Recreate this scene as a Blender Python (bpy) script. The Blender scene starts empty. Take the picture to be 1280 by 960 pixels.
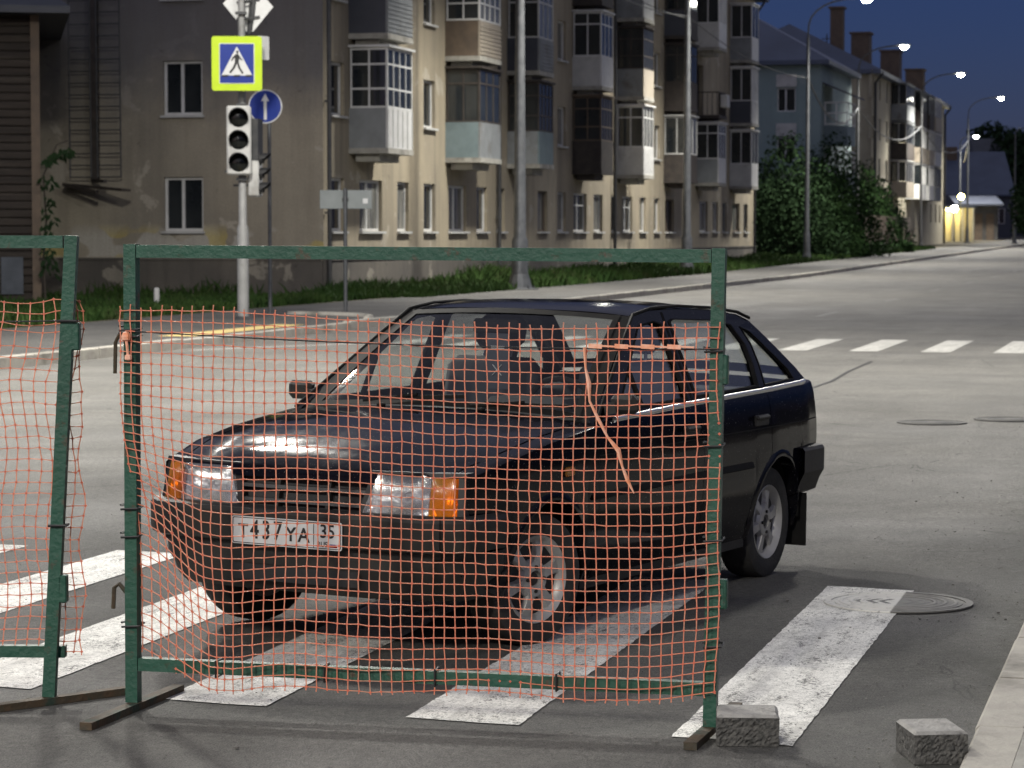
import bpy, math, random
import numpy as np
from mathutils import Vector, Matrix
from mathutils.geometry import tessellate_polygon
random.seed(7); rng = np.random.default_rng(7)
R = math.radians
sc = bpy.context.scene
col = sc.collection

# ------------------------------------------------------------------ camera
CAM_H = 1.70; F_PX = 3320.0; HZ = 291.0
cam_d = bpy.data.cameras.new('camera'); cam = bpy.data.objects.new('camera', cam_d); col.objects.link(cam)
cam.location = (0, 0, CAM_H)
cam.rotation_euler = (math.pi/2 - math.atan((480-HZ)/F_PX), 0, 0)
cam_d.sensor_width = 36; cam_d.lens = F_PX/1280*36
cam_d.clip_start = 0.1; cam_d.clip_end = 3000
cam_d.dof.use_dof = True; cam_d.dof.focus_distance = 10.0; cam_d.dof.aperture_fstop = 9.0
sc.camera = cam

# ------------------------------------------------------------------ world, sun, exposure
w = bpy.data.worlds.new('World'); sc.world = w; w.use_nodes = True
wn = w.node_tree.nodes; wl = w.node_tree.links
SUN_EL, SUN_ROT = R(9.0), R(200)
sky = wn.new('ShaderNodeTexSky'); sky.sky_type = 'NISHITA'; sky.sun_disc = False
sky.sun_elevation = SUN_EL; sky.sun_rotation = SUN_ROT; sky.ozone_density = 6.0; sky.air_density = 1.0; sky.dust_density = 0.3
bg = wn['Background']
tint = wn.new('ShaderNodeMixRGB'); tint.blend_type = 'MULTIPLY'; tint.inputs['Fac'].default_value = 1
wtc = wn.new('ShaderNodeTexCoord'); wsep = wn.new('ShaderNodeSeparateXYZ'); wl.new(wtc.outputs['Generated'], wsep.inputs[0])
tint.inputs['Color2'].default_value = (.054, .0375, .064, 1)
wr = wn.new('ShaderNodeMapRange'); wl.new(wsep.outputs[2], wr.inputs[0])     # dusk: deep blue near the horizon, pale high cloud overhead
wr.inputs[1].default_value = .085; wr.inputs[2].default_value = .30
wno = wn.new('ShaderNodeTexNoise'); wno.inputs['Scale'].default_value = 3.0; wno.inputs['Detail'].default_value = 5; wl.new(wtc.outputs['Generated'], wno.inputs['Vector'])
wcl = wn.new('ShaderNodeMath'); wcl.operation = 'MULTIPLY'; wl.new(wr.outputs[0], wcl.inputs[0]); wl.new(wno.outputs['Fac'], wcl.inputs[1])
wadd = wn.new('ShaderNodeMixRGB'); wadd.blend_type = 'ADD'; wl.new(wcl.outputs[0], wadd.inputs['Fac']); wl.new(tint.outputs[0], wadd.inputs['Color1']); wadd.inputs['Color2'].default_value = (1.15, 1.15, 1.36, 1)
wl.new(wadd.outputs[0], bg.inputs['Color'])
wl.new(sky.outputs[0], tint.inputs['Color1'])
bg.inputs['Strength'].default_value = 0.15
sun_d = bpy.data.lights.new('sun', 'SUN'); sun = bpy.data.objects.new('sun', sun_d); col.objects.link(sun)
sun_d.energy = 0.03; sun_d.angle = R(20); sun_d.color = (1, .8, .65)
sun.rotation_euler = (R(90)-SUN_EL, 0, math.pi - SUN_ROT)
sun.location = (0, -20, 30)
sc.view_settings.view_transform = 'Standard'; sc.view_settings.look = 'None'
sc.view_settings.exposure = 1.35; sc.view_settings.gamma = 1.0; sc.view_settings.use_curve_mapping = False
sc.cycles.max_bounces = 8; sc.cycles.transparent_max_bounces = 16
sc.cycles.sample_clamp_indirect = 4.0

# ------------------------------------------------------------------ street frame: u along the street, v to its right
TH = math.atan(0.257); SN, CS = math.sin(TH), math.cos(TH)
def gz(u): return 0.0045*max(0.0, u-100.0)
def S(u, v, z=None): return Vector((u*SN+v*CS, u*CS-v*SN, gz(u) if z is None else z+gz(u)))
RZ = math.pi/2 - TH          # local x along the street
def G(px, py):               # ground point under a photo pixel
    d = F_PX*CAM_H/(py-HZ); return Vector(((px-640)/F_PX*d, d, 0))
def u_on(px, v):             # distance along the street where the line of sight px meets the vertical plane v
    xr = (px-640)/F_PX
    return -v*(CS+xr*SN)/(SN-xr*CS)

# ------------------------------------------------------------------ mesh builder
class MB:
    def __init__(s): s.v = []; s.f = []; s.m = []
    def add(s, vs, fs, mi=0):
        o = len(s.v); s.v += [tuple(p) for p in vs]; s.f += [tuple(i+o for i in f) for f in fs]; s.m += [mi]*len(fs)
    def box(s, c, size, rz=0, mi=0, M=None, bev=0):
        hx, hy, hz = size[0]/2, size[1]/2, size[2]/2
        if bev:
            b = min(bev, hx*.9, hy*.9, hz*.9); vs = []; 
            rings = [(-hz, b), (-hz+b, 0), (hz-b, 0), (hz, b)]
            for z, i in rings:
                X, Y = hx-i, hy-i
                vs += [(-X+b*(i == 0), -Y, z), (X-b*(i == 0), -Y, z), (X, -Y+b*(i == 0), z), (X, Y-b*(i == 0), z),
                       (X-b*(i == 0), Y, z), (-X+b*(i == 0), Y, z), (-X, Y-b*(i == 0), z), (-X, -Y+b*(i == 0), z)]
            fs = [tuple(range(7, -1, -1)), tuple(range(24, 32))]
            for r in range(3):
                for k in range(8): fs.append((r*8+k, r*8+(k+1) % 8, r*8+8+(k+1) % 8, r*8+8+k))
        else:
            vs = [(sx*hx, sy*hy, sz*hz) for sz in (-1, 1) for sy in (-1, 1) for sx in (-1, 1)]
            fs = [(0, 2, 3, 1), (4, 5, 7, 6), (0, 1, 5, 4), (2, 6, 7, 3), (0, 4, 6, 2), (1, 3, 7, 5)]
        T = Matrix.Translation(c) @ (M.to_4x4() if M is not None else Matrix.Rotation(rz, 4, 'Z'))
        s.add([T @ Vector(p) for p in vs], fs, mi)
    def bar(s, a, b, w, h, up=(0, 0, 1), mi=0):
        a, b = Vector(a), Vector(b); d = (b-a); L = d.length; d.normalize()
        up = Vector(up); sd = d.cross(up)
        if sd.length < 1e-4: sd = d.cross(Vector((0, 1, 0)))
        sd.normalize(); up = sd.cross(d)
        s.box((a+b)/2, (L, w, h), M=Matrix((d, -sd if False else sd*-1, up)).transposed(), mi=mi)
    def tube(s, pts, r, n=8, mi=0, cap=True):
        pts = [Vector(p) for p in pts]; rs = r if isinstance(r, (list, tuple)) else [r]*len(pts)
        vs = []; fs = []; ref = None
        for i, p in enumerate(pts):
            t = (pts[min(i+1, len(pts)-1)]-pts[max(i-1, 0)]).normalized()
            if ref is None: ref = t.cross(Vector((0, 0, 1))) if abs(t.z) < .95 else t.cross(Vector((0, 1, 0)))
            ref = (ref - t*ref.dot(t)).normalized(); b = t.cross(ref)
            for k in range(n):
                a = 2*math.pi*k/n; vs.append(p+(ref*math.cos(a)+b*math.sin(a))*rs[i])
        for i in range(len(pts)-1):
            for k in range(n): fs.append((i*n+k, i*n+(k+1) % n, i*n+n+(k+1) % n, i*n+n+k))
        if cap: fs += [tuple(range(n-1, -1, -1)), tuple(range((len(pts)-1)*n, len(pts)*n))]
        s.add(vs, fs, mi)
    def lathe(s, prof, n=24, M=None, mi=0):       # prof: (radius, height) round local z
        vs = []; fs = []; m = len(prof)
        for k in range(n):
            a = 2*math.pi*k/n
            for r, z in prof: vs.append((r*math.cos(a), r*math.sin(a), z))
        for k in range(n):
            for i in range(m-1):
                a, b = k*m+i, ((k+1) % n)*m+i
                fs.append((a, b, b+1, a+1))
        if M is not None: vs = [M @ Vector(p) for p in vs]
        s.add(vs, fs, mi)
    def prism(s, poly, d0, d1, M=None, holes=(), mi=0):   # poly in local xy, extruded along z
        loops = [list(poly)]+[list(h) for h in holes]
        flat = [p for l in loops for p in l]; n = len(flat)
        tri = tessellate_polygon([[Vector((p[0], p[1], 0)) for p in l] for l in loops])
        vs = [(p[0], p[1], d0) for p in flat]+[(p[0], p[1], d1) for p in flat]
        fs = []
        for t in tri:
            a, b, c = [Vector((flat[i][0], flat[i][1], 0)) for i in t]
            if (b-a).cross(c-a).z < 0: t = (t[0], t[2], t[1])
            fs.append(tuple(i+n for i in t)); fs.append((t[2], t[1], t[0]))
        o = 0
        for l in loops:
            k = len(l)
            for i in range(k):
                a, b = o+i, o+(i+1) % k; fs.append((a, b, b+n, a+n))
            o += k
        if M is not None: vs = [M @ Vector(p) for p in vs]
        s.add(vs, fs, mi)
    def grid(s, P, mi=0, flip=False):             # P: 2-D list of points
        n, m = len(P), len(P[0]); vs = [p for r in P for p in r]; fs = []
        for i in range(n-1):
            for j in range(m-1):
                f = (i*m+j, i*m+j+1, i*m+m+j+1, i*m+m+j); fs.append(f[::-1] if flip else f)
        s.add(vs, fs, mi)
    def build(s, name, mats, parent=None, smooth=False, fix=True):
        me = bpy.data.meshes.new(name); me.from_pydata(s.v, [], s.f)
        mats = mats if isinstance(mats, (list, tuple)) else [mats]
        for m in mats: me.materials.append(m)
        if len(mats) > 1: me.polygons.foreach_set('material_index', s.m)
        if fix and len(s.f) < 30000:
            import bmesh
            bm = bmesh.new(); bm.from_mesh(me)
            if smooth: bmesh.ops.remove_doubles(bm, verts=bm.verts, dist=1e-5)
            bmesh.ops.recalc_face_normals(bm, faces=bm.faces); bm.to_mesh(me); bm.free()
        if smooth:
            me.polygons.foreach_set('use_smooth', [True]*len(me.polygons))
            me.set_sharp_from_angle(angle=R(smooth if smooth is not True else 35))
        me.update()
        o = bpy.data.objects.new(name, me); col.objects.link(o)
        if parent is not None: o.parent = parent
        return o
def empty(name, label, cat, loc=(0, 0, 0), rz=0, group=None):
    o = bpy.data.objects.new(name, None); col.objects.link(o); o.location = loc; o.rotation_euler = (0, 0, rz)
    o.empty_display_size = .2
    return tag(o, label, cat, group)
def tag(o, label, cat, group=None, kind=None):
    o['label'] = label; o['category'] = cat
    if group: o['group'] = group
    if kind: o['kind'] = kind
    return o
def struct(o): o['kind'] = 'structure'; return o
def dup(o, parent=None):
    c = o.copy(); col.objects.link(c)
    if parent is not None: c.parent = parent
    for ch in list(o.children): dup(ch, c)
    return c
def move(o, name=None, rz=0, loc=(0, 0, 0)): o.location = loc; o.rotation_euler = (0, 0, rz); return o

# ------------------------------------------------------------------ materials
def mat(name, c1, c2=None, scale=4, rough=.7, metal=0, bump=0, bscale=None, coat=0, detail=6, spec=.5, stretch=(1, 1, 1),
        c3=None, s3=1.0, t3=(.55, .65), rough2=None, emit=None, es=0, trans=0):
    m = bpy.data.materials.new(name); m.use_nodes = True; n = m.node_tree.nodes; l = m.node_tree.links
    p = n['Principled BSDF']; p.inputs['Roughness'].default_value = rough; p.inputs['Metallic'].default_value = metal
    p.inputs['Coat Weight'].default_value = coat; p.inputs['Specular IOR Level'].default_value = spec
    p.inputs['Coat Roughness'].default_value = .06
    p.inputs['Base Color'].default_value = (*c1, 1)
    if emit: p.inputs['Emission Color'].default_value = (*emit, 1); p.inputs['Emission Strength'].default_value = es
    if trans: p.inputs['Transmission Weight'].default_value = trans
    tc = n.new('ShaderNodeTexCoord'); mp = n.new('ShaderNodeMapping'); mp.inputs['Scale'].default_value = stretch
    l.new(tc.outputs['Object'], mp.inputs['Vector'])
    def noise(sc_, det=detail, ro=.6):
        t = n.new('ShaderNodeTexNoise'); t.inputs['Scale'].default_value = sc_; t.inputs['Detail'].default_value = det
        t.inputs['Roughness'].default_value = ro; l.new(mp.outputs[0], t.inputs['Vector']); return t.outputs['Fac']
    def ramp(src, a, b):
        r = n.new('ShaderNodeValToRGB'); r.color_ramp.elements[0].position = a; r.color_ramp.elements[1].position = b
        l.new(src, r.inputs['Fac']); return r.outputs['Color']
    def mix(f, a, b):
        x = n.new('ShaderNodeMixRGB')
        for k, q in ((0, f), (1, a), (2, b)):
            if isinstance(q, tuple): x.inputs[k].default_value = (*q, 1)
            elif isinstance(q, (int, float)): x.inputs[k].default_value = q
            else: l.new(q, x.inputs[k])
        return x.outputs[0]
    c = c1
    if c2:
        f = ramp(noise(scale), .35, .65); c = mix(f, c1, c2)
        if rough2 is not None:
            mr = n.new('ShaderNodeMapRange'); l.new(f, mr.inputs[0]); mr.inputs[3].default_value = rough; mr.inputs[4].default_value = rough2
            l.new(mr.outputs[0], p.inputs['Roughness'])
    if c3: c = mix(ramp(noise(s3, 8, .65), *t3), c, c3)
    if not isinstance(c, tuple): l.new(c, p.inputs['Base Color'])
    if bump:
        b = n.new('ShaderNodeBump'); b.inputs['Strength'].default_value = bump; b.inputs['Distance'].default_value = .02
        l.new(noise(bscale or scale*4), b.inputs['Height']); l.new(b.outputs[0], p.inputs['Normal'])
    return m
class NT:                     # small node-writing helper for the richer materials
    def __init__(s, name, rough=.8):
        s.m = bpy.data.materials.new(name); s.m.use_nodes = True
        s.n = s.m.node_tree.nodes; s.l = s.m.node_tree.links; s.p = s.n['Principled BSDF']; s.p.inputs['Roughness'].default_value = rough
        s.tc = s.n.new('ShaderNodeTexCoord')
    def vec(s, scale=(1, 1, 1), loc=(0, 0, 0), rot=(0, 0, 0)):
        mp = s.n.new('ShaderNodeMapping'); mp.inputs['Scale'].default_value = scale; mp.inputs['Location'].default_value = loc
        mp.inputs['Rotation'].default_value = rot
        s.l.new(s.tc.outputs['Object'], mp.inputs['Vector']); return mp.outputs[0]
    def sep(s, v):
        x = s.n.new('ShaderNodeSeparateXYZ'); s.l.new(v, x.inputs[0]); return x.outputs
    def noise(s, v, scale, det=6, ro=.6, dist=0):
        t = s.n.new('ShaderNodeTexNoise'); t.inputs['Scale'].default_value = scale; t.inputs['Detail'].default_value = det
        t.inputs['Roughness'].default_value = ro; t.inputs['Distortion'].default_value = dist; s.l.new(v, t.inputs['Vector']); return t.outputs['Fac']
    def voro(s, v, scale, feat='F1', out='Distance'):
        t = s.n.new('ShaderNodeTexVoronoi'); t.feature = feat; t.inputs['Scale'].default_value = scale; s.l.new(v, t.inputs['Vector']); return t.outputs[out]
    def ramp(s, src, a, b, lo=0, hi=1):
        r = s.n.new('ShaderNodeMapRange'); s.l.new(src, r.inputs[0]); r.inputs[1].default_value = a; r.inputs[2].default_value = b
        r.inputs[3].default_value = lo; r.inputs[4].default_value = hi; r.clamp = True; return r.outputs[0]
    def math(s, op, a, b=0.0):
        x = s.n.new('ShaderNodeMath'); x.operation = op
        for i, q in enumerate((a, b)):
            if isinstance(q, (int, float)): x.inputs[i].default_value = q
            else: s.l.new(q, x.inputs[i])
        return x.outputs[0]
    def mix(s, f, a, b, mode='MIX'):
        x = s.n.new('ShaderNodeMixRGB'); x.blend_type = mode
        for k, q in enumerate((f, a, b)):
            if isinstance(q, tuple): x.inputs[k].default_value = (*q, 1)
            elif isinstance(q, (int, float)): x.inputs[k].default_value = q
            else: s.l.new(q, x.inputs[k])
        return x.outputs[0]
    def out(s, c=None, rough=None, bump=None, bs=.3, bd=.01, alpha=None):
        if c is not None: s.l.new(c, s.p.inputs['Base Color'])
        if rough is not None: s.l.new(rough, s.p.inputs['Roughness'])
        if bump is not None:
            b = s.n.new('ShaderNodeBump'); b.inputs['Strength'].default_value = bs; b.inputs['Distance'].default_value = bd
            s.l.new(bump, b.inputs['Height']); s.l.new(b.outputs[0], s.p.inputs['Normal'])
        if alpha is not None: s.l.new(alpha, s.p.inputs['Alpha'])
        return s.m

def asphalt_mat(name, c1, c2, dark, near_dark=None):
    t = NT(name, .85); v = t.vec()
    big = t.ramp(t.noise(v, .22, 5, .6), .35, .68)
    c = t.mix(big, c1, c2)
    streak = t.ramp(t.noise(t.vec((.09, 1.1, 1)), .9, 6, .65), .46, .72)      # wheel tracks along the street (local x)
    c = t.mix(t.math('MULTIPLY', streak, .75), c, dark)
    sp = t.ramp(t.noise(v, 2.4, 8, .7), .54, .68)
    c = t.mix(t.math('MULTIPLY', sp, .45), c, dark)
    crs = t.noise(v, 26, 5, .78)
    c = t.mix(t.ramp(crs, .50, .66, 0, .62), c, tuple(x*1.9 for x in c2)); c = t.mix(t.ramp(crs, .50, .36, 0, .62), c, tuple(x*.42 for x in dark))
    fine = t.noise(v, 140, 3, .7)
    mott = t.ramp(t.noise(v, .55, 7, .70, .5), .44, .58); c = t.mix(t.math('MULTIPLY', mott, .55), c, tuple(x*.75 for x in dark))
    lit = t.ramp(t.noise(t.vec((1, 1, 1), (7, 3, 0)), 1.3, 8, .7), .55, .72); c = t.mix(t.math('MULTIPLY', lit, .50), c, tuple(x*1.55 for x in c2))
    c = t.mix(t.ramp(fine, .42, .70, 0, .65), c, tuple(x*2.5 for x in c1))
    c = t.mix(t.ramp(fine, .50, .32, 0, .75), c, tuple(x*.25 for x in c1))
    agg = t.voro(v, 55, 'F1'); c = t.mix(t.ramp(agg, .16, .05, 0, .5), c, tuple(x*2.2 for x in c2))
    pit = t.ramp(t.noise(v, 42, 4, .7), .58, .66, 0, .7); c = t.mix(pit, c, tuple(x*.3 for x in dark))
    ck = t.voro(t.vec((.55, .9, 1)), 1.0, 'DISTANCE_TO_EDGE')
    wob = t.noise(v, 3, 5); ck2 = t.math('ADD', ck, t.math('MULTIPLY', t.math('SUBTRACT', wob, .5), .10))
    crack = t.math('MULTIPLY', t.ramp(t.math('ABSOLUTE', ck2), .006, .0, 0, 1), t.ramp(t.noise(v, .35, 3), .5, .6))
    c = t.mix(crack, c, tuple(x*.3 for x in dark))
    spots = t.ramp(t.voro(v, 3.2), .035, .02); c = t.mix(t.math('MULTIPLY', spots, .8), c, tuple(x*.4 for x in dark))
    if near_dark:
        gut = t.math('MULTIPLY', t.ramp(t.math('ADD', t.sep(v)[1], t.math('MULTIPLY', t.noise(v, 1.1, 6, .7), .9)), 1.75, 1.15), t.ramp(t.noise(v, 2.3, 8, .72, .4), .42, .58))
        c = t.mix(t.math('MULTIPLY', gut, .6), c, (.045, .047, .030))          # silt and moss along the gutter
    if near_dark:                                     # darker asphalt round the near crossing, its edge broken by noise
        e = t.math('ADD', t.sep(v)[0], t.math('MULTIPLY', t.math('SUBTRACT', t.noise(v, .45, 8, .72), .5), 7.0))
        c = t.mix(t.ramp(e, near_dark+1.6, near_dark-.8, 0, .46), c, (.012, .0117, .011))
    rough = t.ramp(t.noise(v, .5, 5), .3, .7, .62, .92)
    h = t.math('ADD', fine, t.math('MULTIPLY', crs, 1.6))
    return t.out(c, rough, h, .9, .010)
def paint_mat(name, base, dirt, wear=.5, lo=.06):
    t = NT(name, .75); v = t.vec()
    c = t.mix(t.ramp(t.noise(v, 3.5, 8, .7), .38, .72, 0, .85), base, dirt)
    tr = t.ramp(t.noise(t.vec((.5, 5, 1)), 2.2, 6, .7), .50, .70, 0, .6); c = t.mix(tr, c, tuple(x*.6 for x in dirt))
    n1 = t.noise(v, 48, 8, .78); n2 = t.noise(t.vec((.6, 1.6, 1)), 5.5, 6, .7)
    k = t.math('ADD', t.math('MULTIPLY', n1, .55), t.math('MULTIPLY', n2, .45))
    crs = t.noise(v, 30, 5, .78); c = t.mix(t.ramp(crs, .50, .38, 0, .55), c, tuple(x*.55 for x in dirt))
    k = t.math('ADD', t.math('MULTIPLY', k, .72), t.math('MULTIPLY', t.noise(v, 150, 3, .7), .28))
    chip = t.ramp(k, wear-.005, wear+.02)
    smudge = t.ramp(t.noise(t.vec((1, 1, 1), (3, 1, 0)), 2.1, 7, .68, .6), .56, .70, 0, .62); c = t.mix(smudge, c, tuple(x*.42 for x in dirt))
    c = t.mix(chip, c, (lo, lo*.98, lo*.92))
    fine = t.noise(v, 150, 3, .7); c = t.mix(t.ramp(fine, .50, .66, 0, .7), c, tuple(x*.40 for x in dirt))
    return t.out(c, None, fine, .4, .005)
def plaster_mat(name, c1, c2, c3, grime, streak=.5, low=None, up=None):
    t = NT(name, .92); v = t.vec()
    c = t.mix(t.ramp(t.noise(v, .35, 5, .6), .38, .64), c1, c2)
    c = t.mix(t.ramp(t.noise(v, .9, 9, .62, .4), .60, .63, 0, .8), c, c3)          # patched plaster
    c = t.mix(t.ramp(t.noise(v, 1.7, 8, .7, .8), .64, .66, 0, .6), c, grime)       # fallen plaster
    if low:                                                                          # repainted patches along the foot of the wall
        zz = t.sep(v)[2]; band = t.math('MULTIPLY', t.ramp(zz, 1.05, 1.12), t.ramp(zz, 1.95, 1.6)); pn_ = t.noise(t.vec((.8, .8, 1.3)), .9, 2, .4)
        c = t.mix(t.math('MULTIPLY', band, t.ramp(pn_, .50, .52, 0, .8)), c, low); c = t.mix(t.math('MULTIPLY', band, t.ramp(t.noise(t.vec((1, 1, 1.5), (9, 4, 2)), .8, 2, .4), .56, .58, 0, .7)), c, (.46, .37, .11))
    if up:                                                                           # upper storeys turn dark blue grey: weaker light put into the colour
        c = t.mix(t.ramp(t.math('ADD', t.sep(v)[2], t.math('MULTIPLY', t.noise(v, .6, 5, .6), 3.0)), 6.0, 7.6, 0, .75), c, up)
    st = t.ramp(t.noise(t.vec((1.6, 1.6, .10)), 1.4, 6, .7), .46, .74, 0, streak)
    c = t.mix(st, c, grime)
    c = t.mix(t.ramp(t.noise(v, 22, 5, .7), .4, .75, 0, .35), c, grime)
    return t.out(c, None, t.noise(v, 14, 8, .7), .35, .03)

M = {}
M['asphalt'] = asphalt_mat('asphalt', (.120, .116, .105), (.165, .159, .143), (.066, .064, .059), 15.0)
M['walk'] = asphalt_mat('old_asphalt_walk', (.075, .073, .067), (.10, .096, .088), (.05, .049, .046))
M['soil'] = mat('soil', (.06, .05, .035), (.09, .08, .05), 1.5, .95)
M['paint'] = paint_mat('road_paint', (.88, .87, .82), (.62, .61, .57), .532)
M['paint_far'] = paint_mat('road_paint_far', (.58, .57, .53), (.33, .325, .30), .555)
M['kerb'] = mat('kerb_concrete', (.30, .28, .25), (.40, .38, .33), 3, .9, bump=.4, bscale=30, c3=(.13, .12, .10), s3=1.2, t3=(.52, .7))
M['tactile'] = mat('yellow_tactile', (.62, .47, .16), (.48, .38, .18), 5, .85, bump=.3, bscale=40)
M['concrete'] = mat('pavement_concrete', (.36, .35, .31), (.28, .27, .24), 4, .9, bump=.5, bscale=60, c3=(.17, .16, .14), s3=1.6, t3=(.5, .68))
M['plaster'] = plaster_mat('ochre_plaster', (.355, .305, .215), (.27, .235, .175), (.44, .40, .32), (.13, .112, .085), .62)
M['plaster_end'] = plaster_mat('grey_plaster', (.35, .312, .24), (.25, .225, .18), (.44, .40, .33), (.105, .09, .07), .30, (.46, .44, .39), (.11, .112, .125))
M['plinth'] = plaster_mat('plinth_render', (.085, .078, .07), (.14, .125, .105), (.30, .275, .225), (.045, .042, .038))
M['white'] = mat('white_pvc', (.62, .62, .61), (.52, .52, .50), 3, .45)
M['offwhite'] = mat('offwhite_panel', (.50, .50, .48), (.40, .40, .39), 2, .6, c3=(.25, .24, .22), s3=1.5, t3=(.56, .75))
M['grey'] = mat('grey_panel', (.22, .235, .24), (.17, .18, .185), 2, .65, c3=(.12, .11, .10), s3=1.2, t3=(.55, .7))
M['bluegrey'] = mat('bluegrey_panel', (.16, .21, .22), (.12, .16, .17), 2, .6)
M['dark'] = mat('dark_timber', (.028, .023, .020), (.05, .04, .033), 4, .7)
M['navy'] = mat('navy_sheet', (.035, .04, .055), (.045, .05, .065), 2, .55)
M['beige'] = mat('beige_siding', (.33, .29, .23), (.28, .245, .2), 2, .65)
M['brown'] = mat('brown_board', (.13, .095, .065), (.09, .068, .05), 3, .8)
M['notice'] = mat('old_notice', (.075, .085, .10), (.05, .058, .068), 3, .8)
M['wood'] = mat('weathered_timber', (.040, .031, .024), (.022, .0175, .014), 2.5, .9, bump=.6, bscale=16, stretch=(.35, 1, 5), c3=(.066, .055, .043), s3=1.4, t3=(.55, .7))
M['roof_dark'] = mat('roof_sheet', (.025, .03, .045), (.04, .045, .06), 1.0, .55)
M['roof_blue'] = mat('blue_roof_sheet', (.045, .06, .10), (.06, .08, .13), .5, .5)
M['steel'] = mat('galvanised_steel', (.13, .135, .14), (.085, .09, .095), 5, .45, metal=.55, c3=(.07, .068, .065), s3=2, t3=(.56, .75))
M['darksteel'] = mat('dark_steel', (.045, .047, .05), (.07, .07, .07), 5, .55, metal=.4)
M['iron'] = mat('cast_iron', (.075, .072, .068), (.11, .105, .098), 20, .6, metal=.5, bump=.3, bscale=90)
M['pane'] = mat('window_pane', (.012, .015, .018), (.03, .034, .036), .8, .08, spec=.7)
M['curtain'] = mat('curtained_pane', (.26, .255, .23), (.06, .065, .065), 1.6, .12, spec=.6, stretch=(6, 6, .4))
M['leaf'] = mat('leaf', (.010, .028, .007), (.019, .041, .010), .6, .85, spec=.15)
M['leaf_dark'] = mat('dark_leaf', (.009, .022, .008), (.016, .034, .011), .6, .85, spec=.15)
M['bark'] = mat('bark', (.06, .048, .036), (.035, .028, .022), 8, .95, bump=.6, bscale=30)
M['grass'] = mat('grass_blade', (.018, .046, .008), (.032, .062, .012), .5, .8, spec=.2, c3=(.05, .052, .022), s3=.9, t3=(.55, .7))
M['green'] = mat('green_paint', (.006, .050, .030), (.011, .068, .041), 6, .55, c3=(.050, .036, .020), s3=17, t3=(.57, .66), bump=.3, bscale=40, coat=.05)
M['rust'] = mat('rusty_steel', (.085, .055, .030), (.05, .045, .032), 14, .75, metal=.3, bump=.4, bscale=60, c3=(.03, .05, .035), s3=9, t3=(.55, .62))
M['net'] = mat('orange_net', (.66, .255, .15), (.50, .155, .085), 11, .5, c3=(.42, .23, .155), s3=3.5, t3=(.52, .68))
M['net_far'] = mat('orange_net_knot', (.58, .14, .075), (.50, .105, .06), 8, .55)
M['wire'] = mat('black_wire', (.012, .012, .012), (.02, .02, .02), 8, .5)
M['orange'] = mat('orange_tape', (.74, .26, .12), (.80, .48, .36), 30, .55)
M['grit'] = mat('road_grit', (.05, .048, .045), (.22, .21, .19), 1.7, .95)
M['sign_white'] = mat('sign_white', (.60, .605, .60), (.52, .525, .52), 4, .35)
M['sign_blue'] = mat('sign_blue', (.006, .024, .19), (.008, .028, .22), 4, .3)
M['sign_lime'] = mat('sign_lime', (.44, .60, .01), (.40, .55, .01), 4, .35)
M['black'] = mat('matt_black', (.008, .008, .009), (.014, .014, .015), 6, .6)
M['lens'] = mat('dark_lens', (.004, .005, .0045), (.008, .009, .0085), 3, .15, spec=.3, coat=.1)
M['signback'] = mat('sign_back', (.22, .24, .24), (.18, .20, .20), 3, .6)
M['tar'] = mat('stone_block', (.055, .053, .05), (.12, .115, .105), 60, .9, bump=1.0, bscale=45, c3=(.04, .04, .037), s3=38, t3=(.48, .66))  # block sides: shade put into a darker stone colour
M['blocktop'] = mat('stone_block_top', (.34, .33, .31), (.25, .245, .23), 12, .9, bump=.5, bscale=90, c3=(.12, .115, .11), s3=9, t3=(.52, .66))  # block top: overhead light put into a paler stone colour
M['lamp'] = mat('lamp_glass', (1, 1, .95), emit=(1, .99, .86), es=40)
M['lamp_yellow'] = mat('sodium_lamp', (1, .9, .4), emit=(1, .86, .30), es=25)
M['lampbody'] = mat('lamp_body', (.16, .165, .17), (.12, .12, .125), 3, .4, metal=.5)

# ------------------------------------------------------------------ ground, road, kerbs
US = [-40, -20, 0, 5, 10, 15, 20, 30, 45, 60, 80, 100, 130, 160, 200, 240, 300, 420, 700]
def ribbon(name, v0, v1, z, m, us=US, nv=1, thick=0):
    b = MB(); P = [[S(u, v0+(v1-v0)*j/nv, z) for j in range(nv+1)] for u in us]
    # keep the object's own axes along the street so that wear runs with the traffic
    T = Matrix.Rotation(-RZ, 4, 'Z'); P = [[T @ p for p in r] for r in P]
    b.grid(P, flip=False)
    if thick:
        for side, v in ((0, v0), (1, v1)):
            Q = [[T @ S(u, v, z), T @ S(u, v, z-thick)] for u in us]; b.grid(Q, flip=bool(side))
    o = b.build(name, m); o.rotation_euler = (0, 0, RZ); return o
VL, VR = -14.35, -0.69
o = ribbon('ground', -400, 400, -.03, M['soil'], [-60, 0, 50, 100, 200, 400, 900]); struct(o)
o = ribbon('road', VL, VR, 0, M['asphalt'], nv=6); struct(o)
b = MB(); us = [u for u in US if u >= -20]
T = Matrix.Rotation(-RZ, 4, 'Z')
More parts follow.
